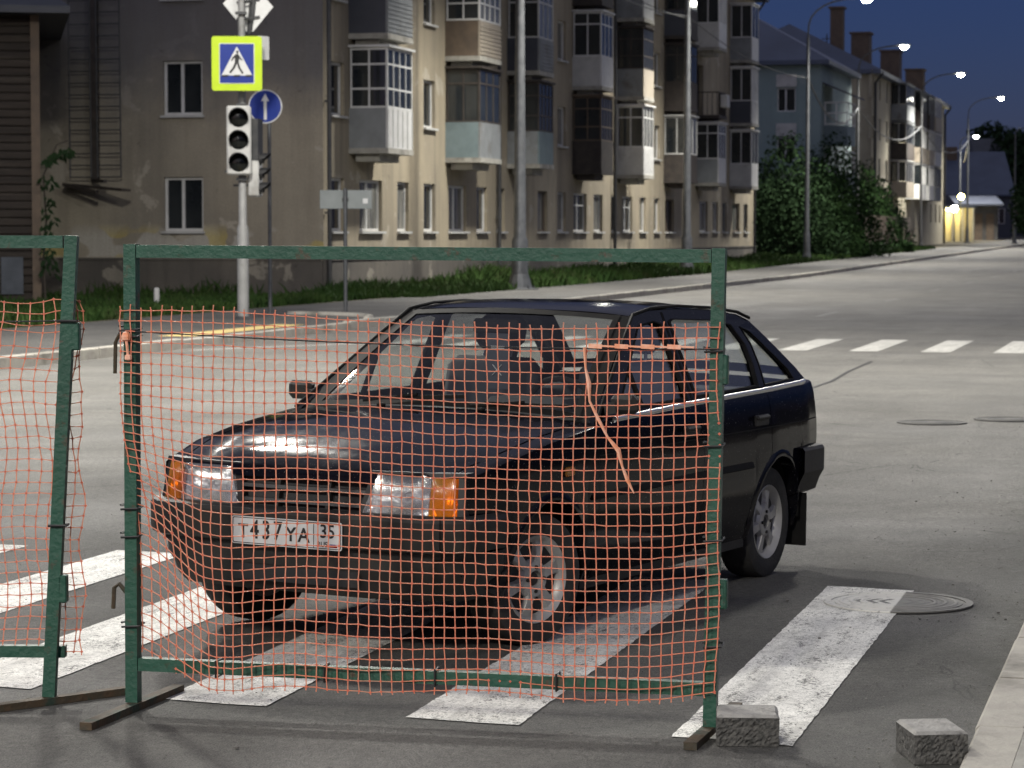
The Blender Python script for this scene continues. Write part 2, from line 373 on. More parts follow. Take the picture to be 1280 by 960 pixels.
def kerb(name, v0, v1, h, segs):
    b = MB()
    for (ua, ub, za, zb) in segs:
        L = 1.0; n = max(1, int((ub-ua)/L))
        for i in range(n):
            a = ua+(ub-ua)*i/n; e = ua+(ub-ua)*(i+1)/n-.012
            j = random.uniform(-.006, .006); k = random.uniform(-.008, .008)
            ha, he = za+(zb-za)*i/n+j, za+(zb-za)*(i+1)/n+j
            vs = [T @ S(uu, vv+k, zz) for (uu, hh) in ((a, ha), (e, he)) for (vv, zz) in ((v0, -.05), (v0, hh-.012), (v0+.012*(1 if v1 > v0 else -1), hh), (v1, hh), (v1, -.05))]
            fs = [(c, c+1, c+6, c+5) for c in range(4)]+[(0, 1, 2, 3, 4), (9, 8, 7, 6, 5)]
            b.add(vs, fs)
    o = b.build(name, M['kerb']); o.rotation_euler = (0, 0, RZ); return struct(o)
kerb('kerb', VL, VL-.15, .15, [(20, 36.5, .15, .15), (36.5, 44.5, .132, .132), (44.5, 230, .15, .15)])
kerb('kerb', VR, VR+.16, .045, [(2, 60, .045, .045)])
o = ribbon('sidewalk', -18.8, VL-.15, .125, M['walk'], [15, 30, 37, 44, 60, 80, 100, 130, 160, 200, 240, 300], nv=2); struct(o)
o = ribbon('sidewalk', VR+.16, 6, .040, M['concrete'], [-30, 0, 10, 30, 60, 100, 160, 240], nv=2); struct(o)
o = ribbon('grass_bank', -60, -18.8, .11, M['soil'], [15, 40, 60, 80, 100, 130, 160, 200, 260, 400]); struct(o)
o = ribbon('tactile_strip', -15.3, -14.75, .130, M['tactile'], [37.8, 43.2]); struct(o)
# zebra stripes (each a thin sheet 4 mm above the road)
def stripe(u0, u1, v0, v1, m, sh=.13):
    b = MB(); n = 90; q = .0028
    def p(u, v): return T @ S(u, v, .004)
    rows = []
    for i in range(n+1):
        t = i/n; c = (0, .33, .67, 1)
        e0, e1 = random.uniform(-q, q), random.uniform(-q, q)
        du = [random.uniform(-.012, .012) if i in (0, n) else 0 for _ in c]
        rows.append([p(u0-((v0+v1)/2+1.25)*sh+(u1-u0)*t+du[k]-(f-.5)*(v1-v0)*sh, v0+(v1-v0)*f+(e0 if k == 0 else e1 if k == 3 else 0)) for k, f in enumerate(c)])
    b.grid(rows)
    o = b.build('road_marking', m); o.rotation_euler = (0, 0, RZ); return struct(o)
for k in range(13):
    v1 = -1.27-.97*k
    stripe(8.68, 12.62, v1-.42, v1, M['paint'])
for k in range(11):
    v1 = -1.30-1.03*k
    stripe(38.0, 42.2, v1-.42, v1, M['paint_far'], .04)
M['paint_faint'] = paint_mat('worn_road_paint', (.34, .335, .315), (.2, .195, .18), .50, .10)
for a in range(6):
    o = ribbon('road_marking', -7.5, -7.38, .004, M['paint_faint'], [54+a*12, 57+a*12]); struct(o)
def line_on_road(name, pts, w_, z, m):
    b = MB(); pts = [Vector((p[0], p[1], z)) for p in pts]; L = []
    for i, p in enumerate(pts):
        d = (pts[min(i+1, len(pts)-1)]-pts[max(0, i-1)]).normalized(); n_ = Vector((-d.y, d.x, 0))*w_*.5; L.append([T @ (p-n_), T @ (p+n_)])
    b.grid(L); o = b.build(name, m); o.rotation_euler = (0, 0, RZ); return struct(o)
M['tar_seam'] = mat('tar_seam', (.022, .021, .020), (.04, .038, .036), 9, .7)
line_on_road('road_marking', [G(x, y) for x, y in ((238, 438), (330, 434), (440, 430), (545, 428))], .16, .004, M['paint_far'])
line_on_road('asphalt_seam', [G(x, y) for x, y in ((975, 502), (1010, 487), (1040, 477), (1062, 464), (1090, 452))], .05, .004, M['tar_seam'])
# short curved kerb of the path by the crossing
b = MB(); pts = [S(46.0+2.6*math.cos(a), -17.2+2.6*math.sin(a), .13) for a in np.linspace(.1, 1.5, 12)]
b.tube(pts, .07, 6); struct(b.build('kerb', M['kerb']))
# ------------------------------------------------------------------ buildings
def wall_holes(b, L, H, holes, depth=.16, z0=0, M4=None, mi=0):
    """front face at y=0, openings (x0,x1,z0,z1) with reveals of the given depth"""
    xs = sorted({0, L}|{x for h in holes for x in h[:2]}); zs = sorted({z0, H}|{z for h in holes for z in h[2:4]})
    def inh(x, z): return any(h[0] < x < h[1] and h[2] < z < h[3] for h in holes)
    vs, fs = [], []
    def q(*p): o = len(vs); vs.extend(p); fs.append((o, o+1, o+2, o+3))
    for i in range(len(xs)-1):
        for j in range(len(zs)-1):
            if not inh((xs[i]+xs[i+1])/2, (zs[j]+zs[j+1])/2):
                q((xs[i], 0, zs[j]), (xs[i+1], 0, zs[j]), (xs[i+1], 0, zs[j+1]), (xs[i], 0, zs[j+1]))
    for a, c, e, g in [h[:4] for h in holes]:
        d = depth
        q((a, 0, e), (a, d, e), (c, d, e), (c, 0, e)); q((a, 0, g), (c, 0, g), (c, d, g), (a, d, g))
        q((a, 0, e), (a, 0, g), (a, d, g), (a, d, e)); q((c, 0, e), (c, d, e), (c, d, g), (c, 0, g))
    if M4 is not None: vs = [M4 @ Vector(p) for p in vs]
    b.add(vs, fs, mi)
def window(parent, x0, x1, z0, z1, y=.13, fm='white', pm='pane', mull=1, sill=True, M4=None, trans=False):
    """frame part with pane and sill sub-parts, in the wall's frame"""
    I = Matrix.Identity(4) if M4 is None else M4
    f = MB(); t = .07
    def bx(bb, a, c, e, g, ya, yb): 
        vs = [(x, yy, z) for z in (e, g) for yy in (ya, yb) for x in (a, c)]
        bb.add([I @ Vector(p) for p in vs], [(0, 2, 3, 1), (4, 5, 7, 6), (0, 1, 5, 4), (2, 6, 7, 3), (0, 4, 6, 2), (1, 3, 7, 5)])
    bx(f, x0, x0+t, z0, z1, y-.03, y+.03); bx(f, x1-t, x1, z0, z1, y-.03, y+.03)
    bx(f, x0+t, x1-t, z0, z0+t, y-.03, y+.03); bx(f, x0+t, x1-t, z1-t, z1, y-.03, y+.03)
    for k in range(mull):
        xm = x0+(x1-x0)*(k+1)/(mull+1)*(1.0 if mull > 1 else .92)
        bx(f, xm-.04, xm+.04, z0+t, z1-t, y-.03, y+.03)
    if trans: bx(f, x0+t, x1-t, z1-.45, z1-.40, y-.025, y+.025)
    fo = f.build('window', M[fm], parent)
    p = MB(); bx(p, x0+t*.8, x1-t*.8, z0+t*.8, z1-t*.8, y+.004, y+.02); p.build('pane', M[pm], fo)
    if sill:
        s_ = MB(); bx(s_, x0-.05, x1+.05, z0-.06, z0-.003, -.10, y-.032); s_.build('sill', M['offwhite'], fo)
    return fo

VF = -21.27; U0 = 63.7
apt = empty('apartment_building', 'four storey ochre apartment building with rows of mismatched glazed balconies behind the parked car', 'building', S(U0, VF, 0)-Vector((0, 0, gz(U0))), RZ)
def sx(px, p=0): return u_on(px, VF+p)-U0
LB = sx(942); HB = 13.3; DB = 12.5
FL = 2.95
holes = []; wins = []
# (photo x left, photo x right, storeys, mullions, frame, pane)
wl_ = [(413, 431, (0, 1, 2, 3), 0, 'white', 'pane'), (450, 478, (0,), 1, 'white', 'curtain'), (497, 511, (0,), 0, 'white', 'curtain'),
       (530, 544, (0, 1, 2, 3), 0, 'white', 'pane'), (561, 583, (0,), 1, 'white', 'curtain'), (596, 609, (0,), 0, 'white', 'pane'), (621, 631, (0,), 0, 'grey', 'pane'),
       (672, 684, (0,), 0, 'brown', 'curtain'), (697, 707, (0, 1, 2, 3), 0, 'white', 'curtain'), (717, 733, (0,), 1, 'white', 'pane'), (742, 753, (0,), 0, 'white', 'curtain'),
       (764, 771, (0,), 0, 'grey', 'pane'), (778, 790, (0,), 1, 'white', 'pane'), (799, 807, (0,), 0, 'white', 'curtain'), (817, 824, (0, 1, 2, 3), 0, 'white', 'pane'),
       (831, 842, (0,), 1, 'brown', 'pane'), (874, 884, (0,), 0, 'white', 'curtain'), (890, 897, (0,), 0, 'white', 'curtain'), (903, 908, (0,), 0, 'grey', 'pane'),
       (915, 924, (0,), 0, 'brown', 'curtain'), (929, 934, (0,), 0, 'grey', 'pane')]
for a, c, st, mu, fm, pm in wl_:
    for n in st:
        z0 = 1.74+FL*n; h = (sx(a), sx(c), z0, z0+1.36); holes.append(h); wins.append((h, mu, fm, pm))
bal = [(437, 473, 516), (557, 592, 626), (634, 662, 691), (715, 741, 765), (770, 795, 816), (829, 852, 866), (868, 889, 906), (911, 931, 945)]
for l, c, r in bal:
    for n in (1, 2, 3):
        a = sx(l)+.45; e = 3.75+FL*(n-1)+.2
        holes.append((a, a+1.5, e, e+2.2))
b = MB(); wall_holes(b, LB, HB, holes, .2)
b.build('facade_wall', M['plaster'], apt)
eh = []
def qx(px):                         # distance from the corner along the gable end
    c = S(U0, VF, 0); xr = (px-640)/F_PX
    # point c + q*(-CS, SN): (c.x - q CS) = xr (c.y + q SN)
    return (c.x-xr*c.y)/(CS+xr*SN)
ME = Matrix(((0, 1, 0, 0), (-1, 0, 0, DB), (0, 0, 1, 0), (0, 0, 0, 1)))   # gable frame: local x runs from the back to the corner
for n in range(4):
    q1, q0 = qx(206), qx(255); z0 = 1.74+FL*n
    eh.append((DB-q1, DB-q0, z0, z0+1.38))
b = MB(); wall_holes(b, DB, HB, eh, .2, M4=ME); b.build('gable_wall', M['plaster_end'], apt)
b = MB(); b.add([(LB, 0, 0), (LB, DB, 0), (LB, DB, HB), (LB, 0, HB), (0, DB, 0), (0, DB, HB)], [(0, 1, 2, 3), (1, 4, 5, 2)]); b.build('rear_wall', M['plaster'], apt)
b = MB()                                                                     # dark rooms behind the panes
b.box((LB/2, DB/2, HB/2), (LB-.6, DB-.6, HB-.2)); b.build('interior_block', M['black'], apt)
b = MB(); b.box((LB/2, -.045, .50), (LB+.1, .09, 1.0)); b.box((-.047, DB/2, .50), (.094, DB-.004, 1.0)); b.box((LB/2, -.055, 1.03), (LB+.14, .13, .06)); b.box((-.057, DB/2, 1.031), (.134, DB-.1, .06))
b.build('plinth', M['plinth'], apt)
for h, mu, fm, pm in wins: window(apt, *h, fm=fm, pm=pm, mull=mu, trans=mu == 1 and random.random() < .4)
for h in eh: window(apt, *h, fm='white', pm='pane', mull=1, M4=ME)
b = MB(); ov = .6                                                            # hipped roof with eaves
E = [(-ov, -ov, HB), (LB+ov, -ov, HB), (LB+ov, DB+ov, HB), (-ov, DB+ov, HB)]; Rg = [(DB/2, DB/2, HB+3.2), (LB-DB/2, DB/2, HB+3.2)]
E2 = [(x, y, z-.18) for x, y, z in E]
b.add(E+Rg+E2, [(0, 1, 5, 4), (1, 2, 5), (2, 3, 4, 5), (3, 0, 4), (6, 7, 1, 0), (7, 8, 2, 1), (8, 9, 3, 2), (9, 6, 0, 3), (9, 8, 7, 6)])
b.build('roof', M['roof_dark'], apt)
def downpipe(parent, x, y=-.14, top=HB, r=.06, m='darksteel'):
    b = MB(); b.tube([(x, -.62, top-.12), (x, -.55, top-.35), (x, y, top-.9), (x, y, .35), (x, y-.15, .18)], r, 8)
    for z in (2.2, 5, 8, 11):
        b.box((x, y+.05, z), (.16, .10, .05))
    b.build('downpipe', M[m], parent)
for px, m in ((404, 'darksteel'), (619, 'darksteel'), (764, 'darksteel'), (939, 'darksteel')): downpipe(apt, sx(px)+(.12 if px == 404 else 0), m=m)
PRO = 1.05
def balcony(l, c, r, n, panel, side, frame, style, pane='pane', siding=None, rail=False):
    x0 = sx(l); x1 = max(x0+1.9, sx(r, PRO)); z = 3.75+FL*(n-1); y = -PRO
    b = MB(); b.box(((x0+x1)/2, y/2-.005, z+.07), (x1-x0+.06, PRO+.03, .14)); b.box(((x0+x1)/2, y/2+.1, z-.10), (x1-x0-.5, PRO-.4, .2))
    s = b.build('balcony', M['concrete'] if panel != 'dark' else M['dark'], apt)
    t = .05; H1 = z+1.17; H2 = z+2.72
    f = MB()
    if rail:
        for k in range(13):
            xx = x0+.03+(x1-x0-.06)*k/12; f.box((xx, y+.02, z+.62), (.025, .025, .95))
        for k in range(5): f.box((x0+.03, y+.08+(PRO-.1)*k/4.4, z+.62), (.025, .025, .95))
        f.box(((x0+x1)/2, y+.02, H1-.04), (x1-x0, .05, .05)); f.box((x0+.03, y/2, H1-.04), (.05, PRO, .05))
        f.build('railing', M[panel], s)
        k = MB(); k.box((x0+.55, y-.18, z+.75), (.75, .3, .55), bev=.02); k.build('air_conditioner', M['offwhite'], s); return
    f.box(((x0+x1)/2, y+t/2, (z+.142+H1)/2), (x1-x0, t, H1-z-.142))
    if siding == 'ribs':
        nb = 5
        for k in range(nb+1): f.box((x0+.03+(x1-x0-.06)*k/nb, y-.006, (z+.16+H1)/2), (.03, .02, H1-z-.2))
    if siding == 'boards':
        k = z+.22
        while k < H1-.05: f.box(((x0+x1)/2, y-.008, k), (x1-x0-.01, .022, .075)); k += .115
    f.build('front_panel', M[panel], s)
    for xx in (x0+t/2, x1-t/2): f = MB(); f.box((xx, y/2+t/2+.002, (z+.142+H1)/2), (t, PRO-t-.006, H1-z-.142)); f.build('side_panel', M[side], s)
    if style is None: return
    f = MB(); w_ = .055; nm = style
    def post(x, yy, ww=w_): f.box((x, yy, (H1+H2)/2), (ww, ww, H2-H1))
    for k in range(nm+1): post(x0+w_/2+(x1-x0-w_)*k/nm, y+w_/2, w_ if k in (0, nm) else .045)
    for yy in (-.06, -PRO*.52): post(x0+w_/2, yy, .045); post(x1-w_/2, yy, .045)
    for zz in (H1+.03, H2-.03) + ((H1+.5,) if nm >= 4 else ()) + ((H2-.42,) if nm in (3, 4) else ()):
        f.box(((x0+x1)/2, y+w_/2+.002, zz), (x1-x0-.01, .045, .05)); f.box((x0+w_/2+.002, y/2, zz-.002), (.045, PRO-.06, .05)); f.box((x1-w_/2-.002, y/2, zz-.002), (.045, PRO-.06, .05))
    f.box(((x0+x1)/2, y/2-.02, H2+.045), (x1-x0+.12, PRO+.1, .06))
    f.build('glazing_frame', M[frame], s)
    p = MB(); p.box(((x0+x1)/2, y+.03, (H1+H2)/2), (x1-x0-.08, .012, H2-H1-.04)); p.build('pane', M[pane], s)
    p = MB(); p.box((x0+.03, y/2, (H1+H2)/2), (.012, PRO-.1, H2-H1-.04)); p.build('pane', M['pane'], s)
B = bal
balcony(*B[0], 1, 'white', 'grey', 'white', 4, 'pane', 'ribs'); balcony(*B[0], 2, 'grey', 'navy', 'dark', 3, 'pane', 'boards'); balcony(*B[0], 3, 'grey', 'navy', 'white', 3)
balcony(*B[1], 1, 'grey', 'bluegrey', 'dark', 3); balcony(*B[1], 2, 'beige', 'brown', 'white', 4, 'curtain', 'boards'); balcony(*B[1], 3, 'white', 'offwhite', 'white', 3)
balcony(*B[2], 1, 'bluegrey', 'grey', 'dark', 4); balcony(*B[2], 2, 'grey', 'navy', 'offwhite', 3, 'curtain', 'boards'); balcony(*B[2], 3, 'bluegrey', 'navy', 'offwhite', 3, 'curtain')
balcony(*B[3], 1, 'dark', 'dark', 'brown', 4); balcony(*B[3], 2, 'white', 'offwhite', 'white', 3, 'pane', 'ribs'); balcony(*B[3], 3, 'dark', 'dark', 'dark', 3)
balcony(*B[4], 1, 'white', 'offwhite', 'white', 3, 'curtain', 'ribs'); balcony(*B[4], 2, 'beige', 'grey', 'dark', 4); balcony(*B[4], 3, 'offwhite', 'grey', 'white', 3, 'curtain')
balcony(*B[5], 1, 'dark', 'dark', 'offwhite', 2, 'curtain'); balcony(*B[5], 2, 'dark', 'dark', 'dark', 3); balcony(*B[5], 3, 'dark', 'navy', 'dark', 3)
balcony(*B[6], 1, 'white', 'grey', 'white', 3); balcony(*B[6], 2, 'dark', 'dark', None, None, rail=True); balcony(*B[6], 3, 'white', 'offwhite', 'white', 2, 'offwhite')
balcony(*B[7], 1, 'white', 'offwhite', 'white', 2); balcony(*B[7], 2, 'offwhite', 'navy', 'white', 2, 'offwhite'); balcony(*B[7], 3, 'white', 'grey', 'white', 2)
# fire escape on the gable end: two ladders each side of a dark duct, with a folded platform below
fe = MB()
def gp(px, z, out): q = qx(px); return (-out, q, z)
def zat(py, px=130): 
    c = S(U0, VF, 0); q = qx(px); d = c.y+q*SN; return CAM_H+(HZ-py)*d/F_PX
for a, c in ((95, 121), (129, 158)):
    for px in (a, c): fe.tube([gp(px, zat(222), .28), gp(px-2, HB-.3, .28)], .020, 6)
    k = zat(222)
    while k < HB-.6: fe.tube([gp(a, k, .28), gp(c, k, .28)], .016, 5); k += .30
fe.build('ladder', M['darksteel'], apt)
fe = MB(); q = qx(125); fe.box((-.2, q, (zat(225)+HB)/2), (.16, .16, HB-zat(225))); fe.build('duct', M['dark'], apt)
fe = MB(); fe.bar(gp(90, zat(231), .12), gp(178, zat(239), 1.0), .3, .06); fe.bar(gp(90, zat(231), .45), gp(140, zat(241), .9), .10, .08); fe.bar(gp(120, zat(226), .1), gp(150, zat(228), .9), .1, .08)
fe.build('platform', M['dark'], apt)

# timber house at the left edge
def at_depth(px, d): return (px-640)/F_PX*d
hx = at_depth(50, 61); th = empty('timber_house', 'dark weathered timber house with an overhanging roof at the left edge', 'house', (hx, 61, 0), R(11))
b = MB(); zc = -.05
for k in range(36):
    h = .19; b.box((-4.0+random.uniform(-.01, .01), 4.0, zc+h/2), (8.0, 8.0+random.uniform(-.03, .03), h-.012), bev=.03); zc += h
b.build('wall', M['wood'], th)
b = MB(); b.box((-.06, -.02, 3.5), (.20, .10, 7.1)); b.build('corner_board', M['brown'], th)
b = MB(); ez = 6.82
b.add([(-8.75, -.75, ez), (.72, -.75, ez), (.72, 8.75, ez), (-8.75, 8.75, ez), (-4, 4, ez+3.4), (-8.75, -.75, ez-.16), (.72, -.75, ez-.16), (.72, 8.75, ez-.16), (-8.75, 8.75, ez-.16)],
      [(0, 1, 4), (1, 2, 4), (2, 3, 4), (3, 0, 4), (5, 6, 1, 0), (6, 7, 2, 1), (7, 8, 3, 2), (8, 5, 0, 3), (8, 7, 6, 5)])
b.build('roof', M['roof_dark'], th)
b = MB(); b.box((-.62, -.055, .72), (.5, .03, .85)); b.build('notice', M['notice'], th)

# far houses ------------------------------------------------------------
def block(name, label, u0, v0, Lx, Dy, H, wall, roof, roofh=3.5, ov=.5, cat='building'):
    """local x along the street, y away from it; hipped roof"""
    o = empty(name, label, cat, S(u0, v0), RZ)
    return o
tb = block('apartment_building', 'pale blue green house block with a hipped roof and white window surrounds beyond the bushes', 0, 0, 0, 0, 0, 0, 0)
ub = 152.0; vb = -27.5                                             # right-hand corner of its end wall
xr = (1024-640)/F_PX; vb = -( (ub*(SN-xr*CS))/(CS+xr*SN) )
tb.location = S(ub, vb, 0); W = 13.0; H = 11.3
holes = []
def endx(px):                                                      # local distance left of the corner, on the plane u=ub
    xr = (px-640)/F_PX; v = -(ub*(SN-xr*CS))/(CS+xr*SN); return v-vb
MT = Matrix(((0, 1, 0, 0), (-1, 0, 0, 0), (0, 0, 1, 0), (0, 0, 0, 1)))   # end wall: local x runs rightwards to the corner at 0
MTW = Matrix(((0, 1, 0, 0), (-1, 0, 0, W), (0, 0, 1, 0), (0, 0, 0, 1)))
M['teal'] = plaster_mat('teal_render', (.25, .32, .32), (.21, .275, .275), (.28, .34, .335), (.15, .19, .19), .3)
wz = []
for n in range(3):
    z0 = 2.8+2.8*n; x0, x1 = W+endx(970), W+endx(993); wz.append((x0, x1, z0, z0+1.35)); wz.append((x0-4.2, x1-4.2, z0, z0+1.35))
b = MB(); wall_holes(b, W, H, wz, .15, M4=MTW); b.add([(0, 0, 0), (14, 0, 0), (14, 0, H), (0, 0, H), (0, W, 0), (14, W, 0), (14, W, H), (0, W, H)], [(0, 1, 2, 3), (1, 5, 6, 2), (5, 4, 7, 6)])
b.build('wall', M['teal'], tb)
b = MB(); b.box((7, W/2, H/2), (13.4, W-.6, H-.3)); b.build('interior_block', M['black'], tb)
for h in wz:
    window(tb, *h, mull=1, fm='white', M4=MTW, sill=False)
    b = MB(); c = MTW @ Vector(((h[0]+h[1])/2, -.03, h[3]+.42)); b.box(c, (.06, h[1]-h[0]+.1, .72)); b.build('wall_panel', M['offwhite'], tb)
b = MB(); ov = .55
b.add([(-ov, -ov, H), (14.5, -ov, H), (14.5, W+ov, H), (-ov, W+ov, H), (6.0, W/2, H+4.0), (8.5, W/2, H+4.0), (-ov, -ov, H-.25), (14.5, -ov, H-.25), (14.5, W+ov, H-.25), (-ov, W+ov, H-.25)],
      [(0, 1, 5, 4), (1, 2, 5), (2, 3, 4, 5), (3, 0, 4), (6, 7, 1, 0), (9, 6, 0, 3), (7, 8, 2, 1), (8, 9, 3, 2), (9, 8, 7, 6)])
b.build('roof', M['roof_blue'], tb)
b = MB()                                                           # roofed balconies on the street side
for n in (1, 2):
    z = 1.0+2.8*n
    b.box((3.0, -.7, z), (3.6, 1.4, .16)); b.box((3.0, -1.38, z+.55), (3.6, .06, .95)); b.box((1.23, -.7, z+.55), (.06, 1.3, .95))
b.build('balcony', M['bluegrey'], tb)
b = MB()
for n in (1, 2):
    z = 2.1+2.8*n
    for xx in (1.25, 2.4, 3.6, 4.75): b.box((xx, -1.37, z+.6), (.09, .07, 1.3))
    for yy in (-.1, -.75): b.box((1.24, yy, z+.6), (.07, .08, 1.3))
    for zz in (z+.02, z+.65, z+1.25): b.box((3, -1.37, zz), (3.6, .06, .07)); b.box((1.24, -.7, zz+.003), (.06, 1.3, .07))
b.build('balcony_frame', M['white'], tb)
b = MB(); b.add([(.7, -.02, 10.1), (5.2, -.02, 10.1), (5.2, -1.9, 9.3), (.7, -1.9, 9.3), (.7, -.02, 10.0), (5.2, -.02, 10.0), (5.2, -1.9, 9.2), (.7, -1.9, 9.2)], [(0, 1, 2, 3), (7, 6, 5, 4), (0, 3, 7, 4), (1, 5, 6, 2), (3, 2, 6, 7), (0, 4, 5, 1)]); b.build('balcony_roof', M['roof_dark'], tb)

cb = empty('apartment_building', 'cream apartment building with tall chimneys and stacked balconies lit by street lamps', 'building', S(187, -22), RZ)
VC = -22; UC = 187.3
def cx(px, p=0): return u_on(px, VC+p)-UC
LC = cx(1178); HC = 12.7; DC = 13
M['cream'] = plaster_mat('cream_render', (.43, .39, .29), (.36, .325, .245), (.46, .43, .34), (.22, .20, .15), .4)
hs = []
for px in (1088, 1097, 1106, 1125, 1162, 1168, 1173):
    for n in range(4):
        a = cx(px); z0 = 2.2+2.85*n; hs.append((a, a+1.25, z0, z0+1.55))
b = MB(); wall_holes(b, LC, HC, hs, .18); ha = [(2+3.6*k, 3.5+3.6*k, 2.2+2.85*n, 3.7+2.85*n) for k in range(3) for n in range(4)]
MC = Matrix(((0, 1, 0, 0), (-1, 0, 0, DC), (0, 0, 1, 0), (0, 0, 0, 1)))
wall_holes(b, DC, HC, ha, .18, M4=MC); b.add([(LC, 0, 0), (LC, DC, 0), (LC, DC, HC), (LC, 0, HC), (0, DC, 0), (0, DC, HC)], [(0, 1, 2, 3), (1, 4, 5, 2)])
b.build('wall', M['cream'], cb)
b = MB(); b.box((LC/2, DC/2, HC/2), (LC-.6, DC-.6, HC-.3)); b.build('interior_block', M['black'], cb)
for h in hs: window(cb, *h, mull=0, fm='offwhite', pm=random.choice(['pane', 'curtain']), sill=False)
for h in ha: window(cb, *h, mull=1, fm='offwhite', sill=False, M4=MC)
for (l, r, style) in ((1112, 1122, 0), (1131, 1138, 1), (1142, 1148, 1), (1150, 1158, 2)):
    for n in (1, 2, 3):
        z = 1.1+2.85*n; x0, x1 = cx(l), cx(r)
        if x1-x0 < 2.6: x1 = x0+2.6
        k = (n*3+style) % 4
        b = MB(); b.box(((x0+x1)/2, -.6, z+.08), (x1-x0, 1.2, .16)); b.box(((x0+x1)/2, -1.17, z+.66), (x1-x0, .06, 1.0)); b.box((x0+.03, -.58, z+.66), (.06, 1.1, 1.0))
        s = b.build('balcony', [M['white'], M['grey'], M['dark'], M['beige']][k], cb)
        b = MB()
        for j in range(4): b.box((x0+.05+(x1-x0-.1)*j/3, -1.16, z+1.9), (.09, .08, 1.5))
        b.box((x0+.05, -.6, z+1.9), (.08, .09, 1.5)); b.box(((x0+x1)/2, -1.16, z+2.63), (x1-x0, .08, .08)); b.box(((x0+x1)/2, -.6, z+2.72), (x1-x0+.1, 1.3, .06))
        b.build('balcony_frame', M['white' if k in (0, 3) else 'grey'], s)
        b = MB(); b.box(((x0+x1)/2, -1.13, z+1.9), (x1-x0-.1, .02, 1.4)); b.box((x0+.06, -.6, z+1.9), (.02, 1.0, 1.4)); b.build('pane', M['pane'], s)
b = MB(); ov = .6
b.add([(-ov, -ov, HC), (LC+ov, -ov, HC), (LC+ov, DC+ov, HC), (-ov, DC+ov, HC), (4, DC/2, HC+3.6), (LC-5, DC/2, HC+3.6), (-ov, -ov, HC-.3), (LC+ov, -ov, HC-.3), (LC+ov, DC+ov, HC-.3), (-ov, DC+ov, HC-.3)],
      [(0, 1, 5, 4), (1, 2, 5), (2, 3, 4, 5), (3, 0, 4), (6, 7, 1, 0), (9, 6, 0, 3), (7, 8, 2, 1), (8, 9, 3, 2), (9, 8, 7, 6)])
rf = b.build('roof', M['roof_blue'], cb)
for px, z1, wd in ((1075, 16.6, 1.4), (1112, 16.6, 1.6), (1142, 16.2, 1.6), (1045, 17.4, .9)):
    x = u_on(px, VC-3.2)-UC; b = MB(); b.box((x, 3.2, (HC+.4+z1)/2), (wd*1.3, wd, z1-HC-.4)); b.box((x, 3.2, z1+.06), (wd*1.3+.25, wd+.25, .14)); b.build('chimney', M['brown'], rf)
downpipe(cb, .35, top=HC, r=.10); downpipe(cb, LC-.2, top=HC, r=.10)
an = MB(); x, y = 6, 9; x = u_on(1032, VC-9)-UC
an.tube([(x, 9, HC+1), (x, 9, 18.4)], .06, 6); an.box((x, 9, 16.4), (.06, 2.4, .08)); an.box((x, 9, 18.0), (.06, .9, .08)); an.build('antenna', M['darksteel'], rf)
# ------------------------------------------------------------------ far right: garage, dark roofs, lit kiosk, board fence
def shed(name, label, u, pxl, pxr, H, roofH, D, wallm, roofm, cat, parts=()):
    """simple building whose front faces the camera, at distance d"""
    d = u; x0, x1 = at_depth(pxl, d), at_depth(pxr, d); z0 = gz(d)
    o = empty(name, label, cat, (x0, d, z0), 0); W = x1-x0
    b = MB(); b.box((W/2, D/2, H/2), (W, D, H)); b.build('wall', M[wallm], o)
    b = MB(); b.add([(-.5, -.6, H), (W+.5, -.6, H), (W+.5, D+.6, H), (-.5, D+.6, H), (-.5, D/2, H+roofH), (W+.5, D/2, H+roofH), (-.5, -.6, H-.2), (W+.5, -.6, H-.2), (W+.5, D+.6, H-.2), (-.5, D+.6, H-.2)],
                    [(0, 1, 5, 4), (2, 3, 4, 5), (0, 4, 3), (1, 2, 5), (6, 7, 1, 0), (7, 8, 2, 1), (8, 9, 3, 2), (9, 6, 0, 3), (9, 8, 7, 6)]); b.build('roof', M[roofm], o)
    return o, W
M['garagewall'] = mat('garage_wall', (.10, .098, .095), (.07, .069, .066), 1.2, .9)
o, W_ = shed('garage', 'low grey garage block with a sheet roof at the far end of the street', 275, 1198, 1246, 3.9, .9, 8, 'garagewall', 'roof_dark', 'garage')
b = MB()
for k in range(3): b.box((W_*(.2+.3*k), -.03, 1.45), (W_*.2, .06, 2.9))
b.build('door', M['brown'], o)
o, W_ = shed('house', 'low house under a broad dark blue roof behind the grey garage', 310, 1180, 1262, 5.2, 5.2, 14, 'navy', 'roof_blue', 'house')
b = MB(); b.box((W_*.22, 6, 9.6), (1.2, 1.2, 2.6)); b.build('chimney', M['brown'], o)
for k in range(3): window(o, W_*(.2+.27*k), W_*(.2+.27*k)+1.3, 1.8, 3.6, y=-.05, fm='offwhite', sill=False)
o, W_ = shed('house', 'narrow dark house with one pale upper window at the right edge of the street end', 345, 1225, 1330, 8.5, 4.5, 12, 'navy', 'roof_dark', 'house')
M['lit_pane'] = mat('lit_pane', (.3, .3, .28), emit=(.9, .95, 1), es=.10)  # pale pane with a faint emission of its own
window(o, W_*.27, W_*.27+1.6, 6.2, 8.0, y=-.05, fm='offwhite', pm='lit_pane', sill=False); window(o, W_*.55, W_*.55+1.6, 6.2, 8.0, y=-.05, fm='offwhite', sill=False)
M['kioskwall'] = mat('kiosk_wall', (.55, .50, .36), (.48, .43, .3), 2, .8)
ko = empty('kiosk', 'small shop porch with pale columns under warm yellow light at the end of the street', 'kiosk', (at_depth(1174, 262), 262, gz(262)), R(-8))
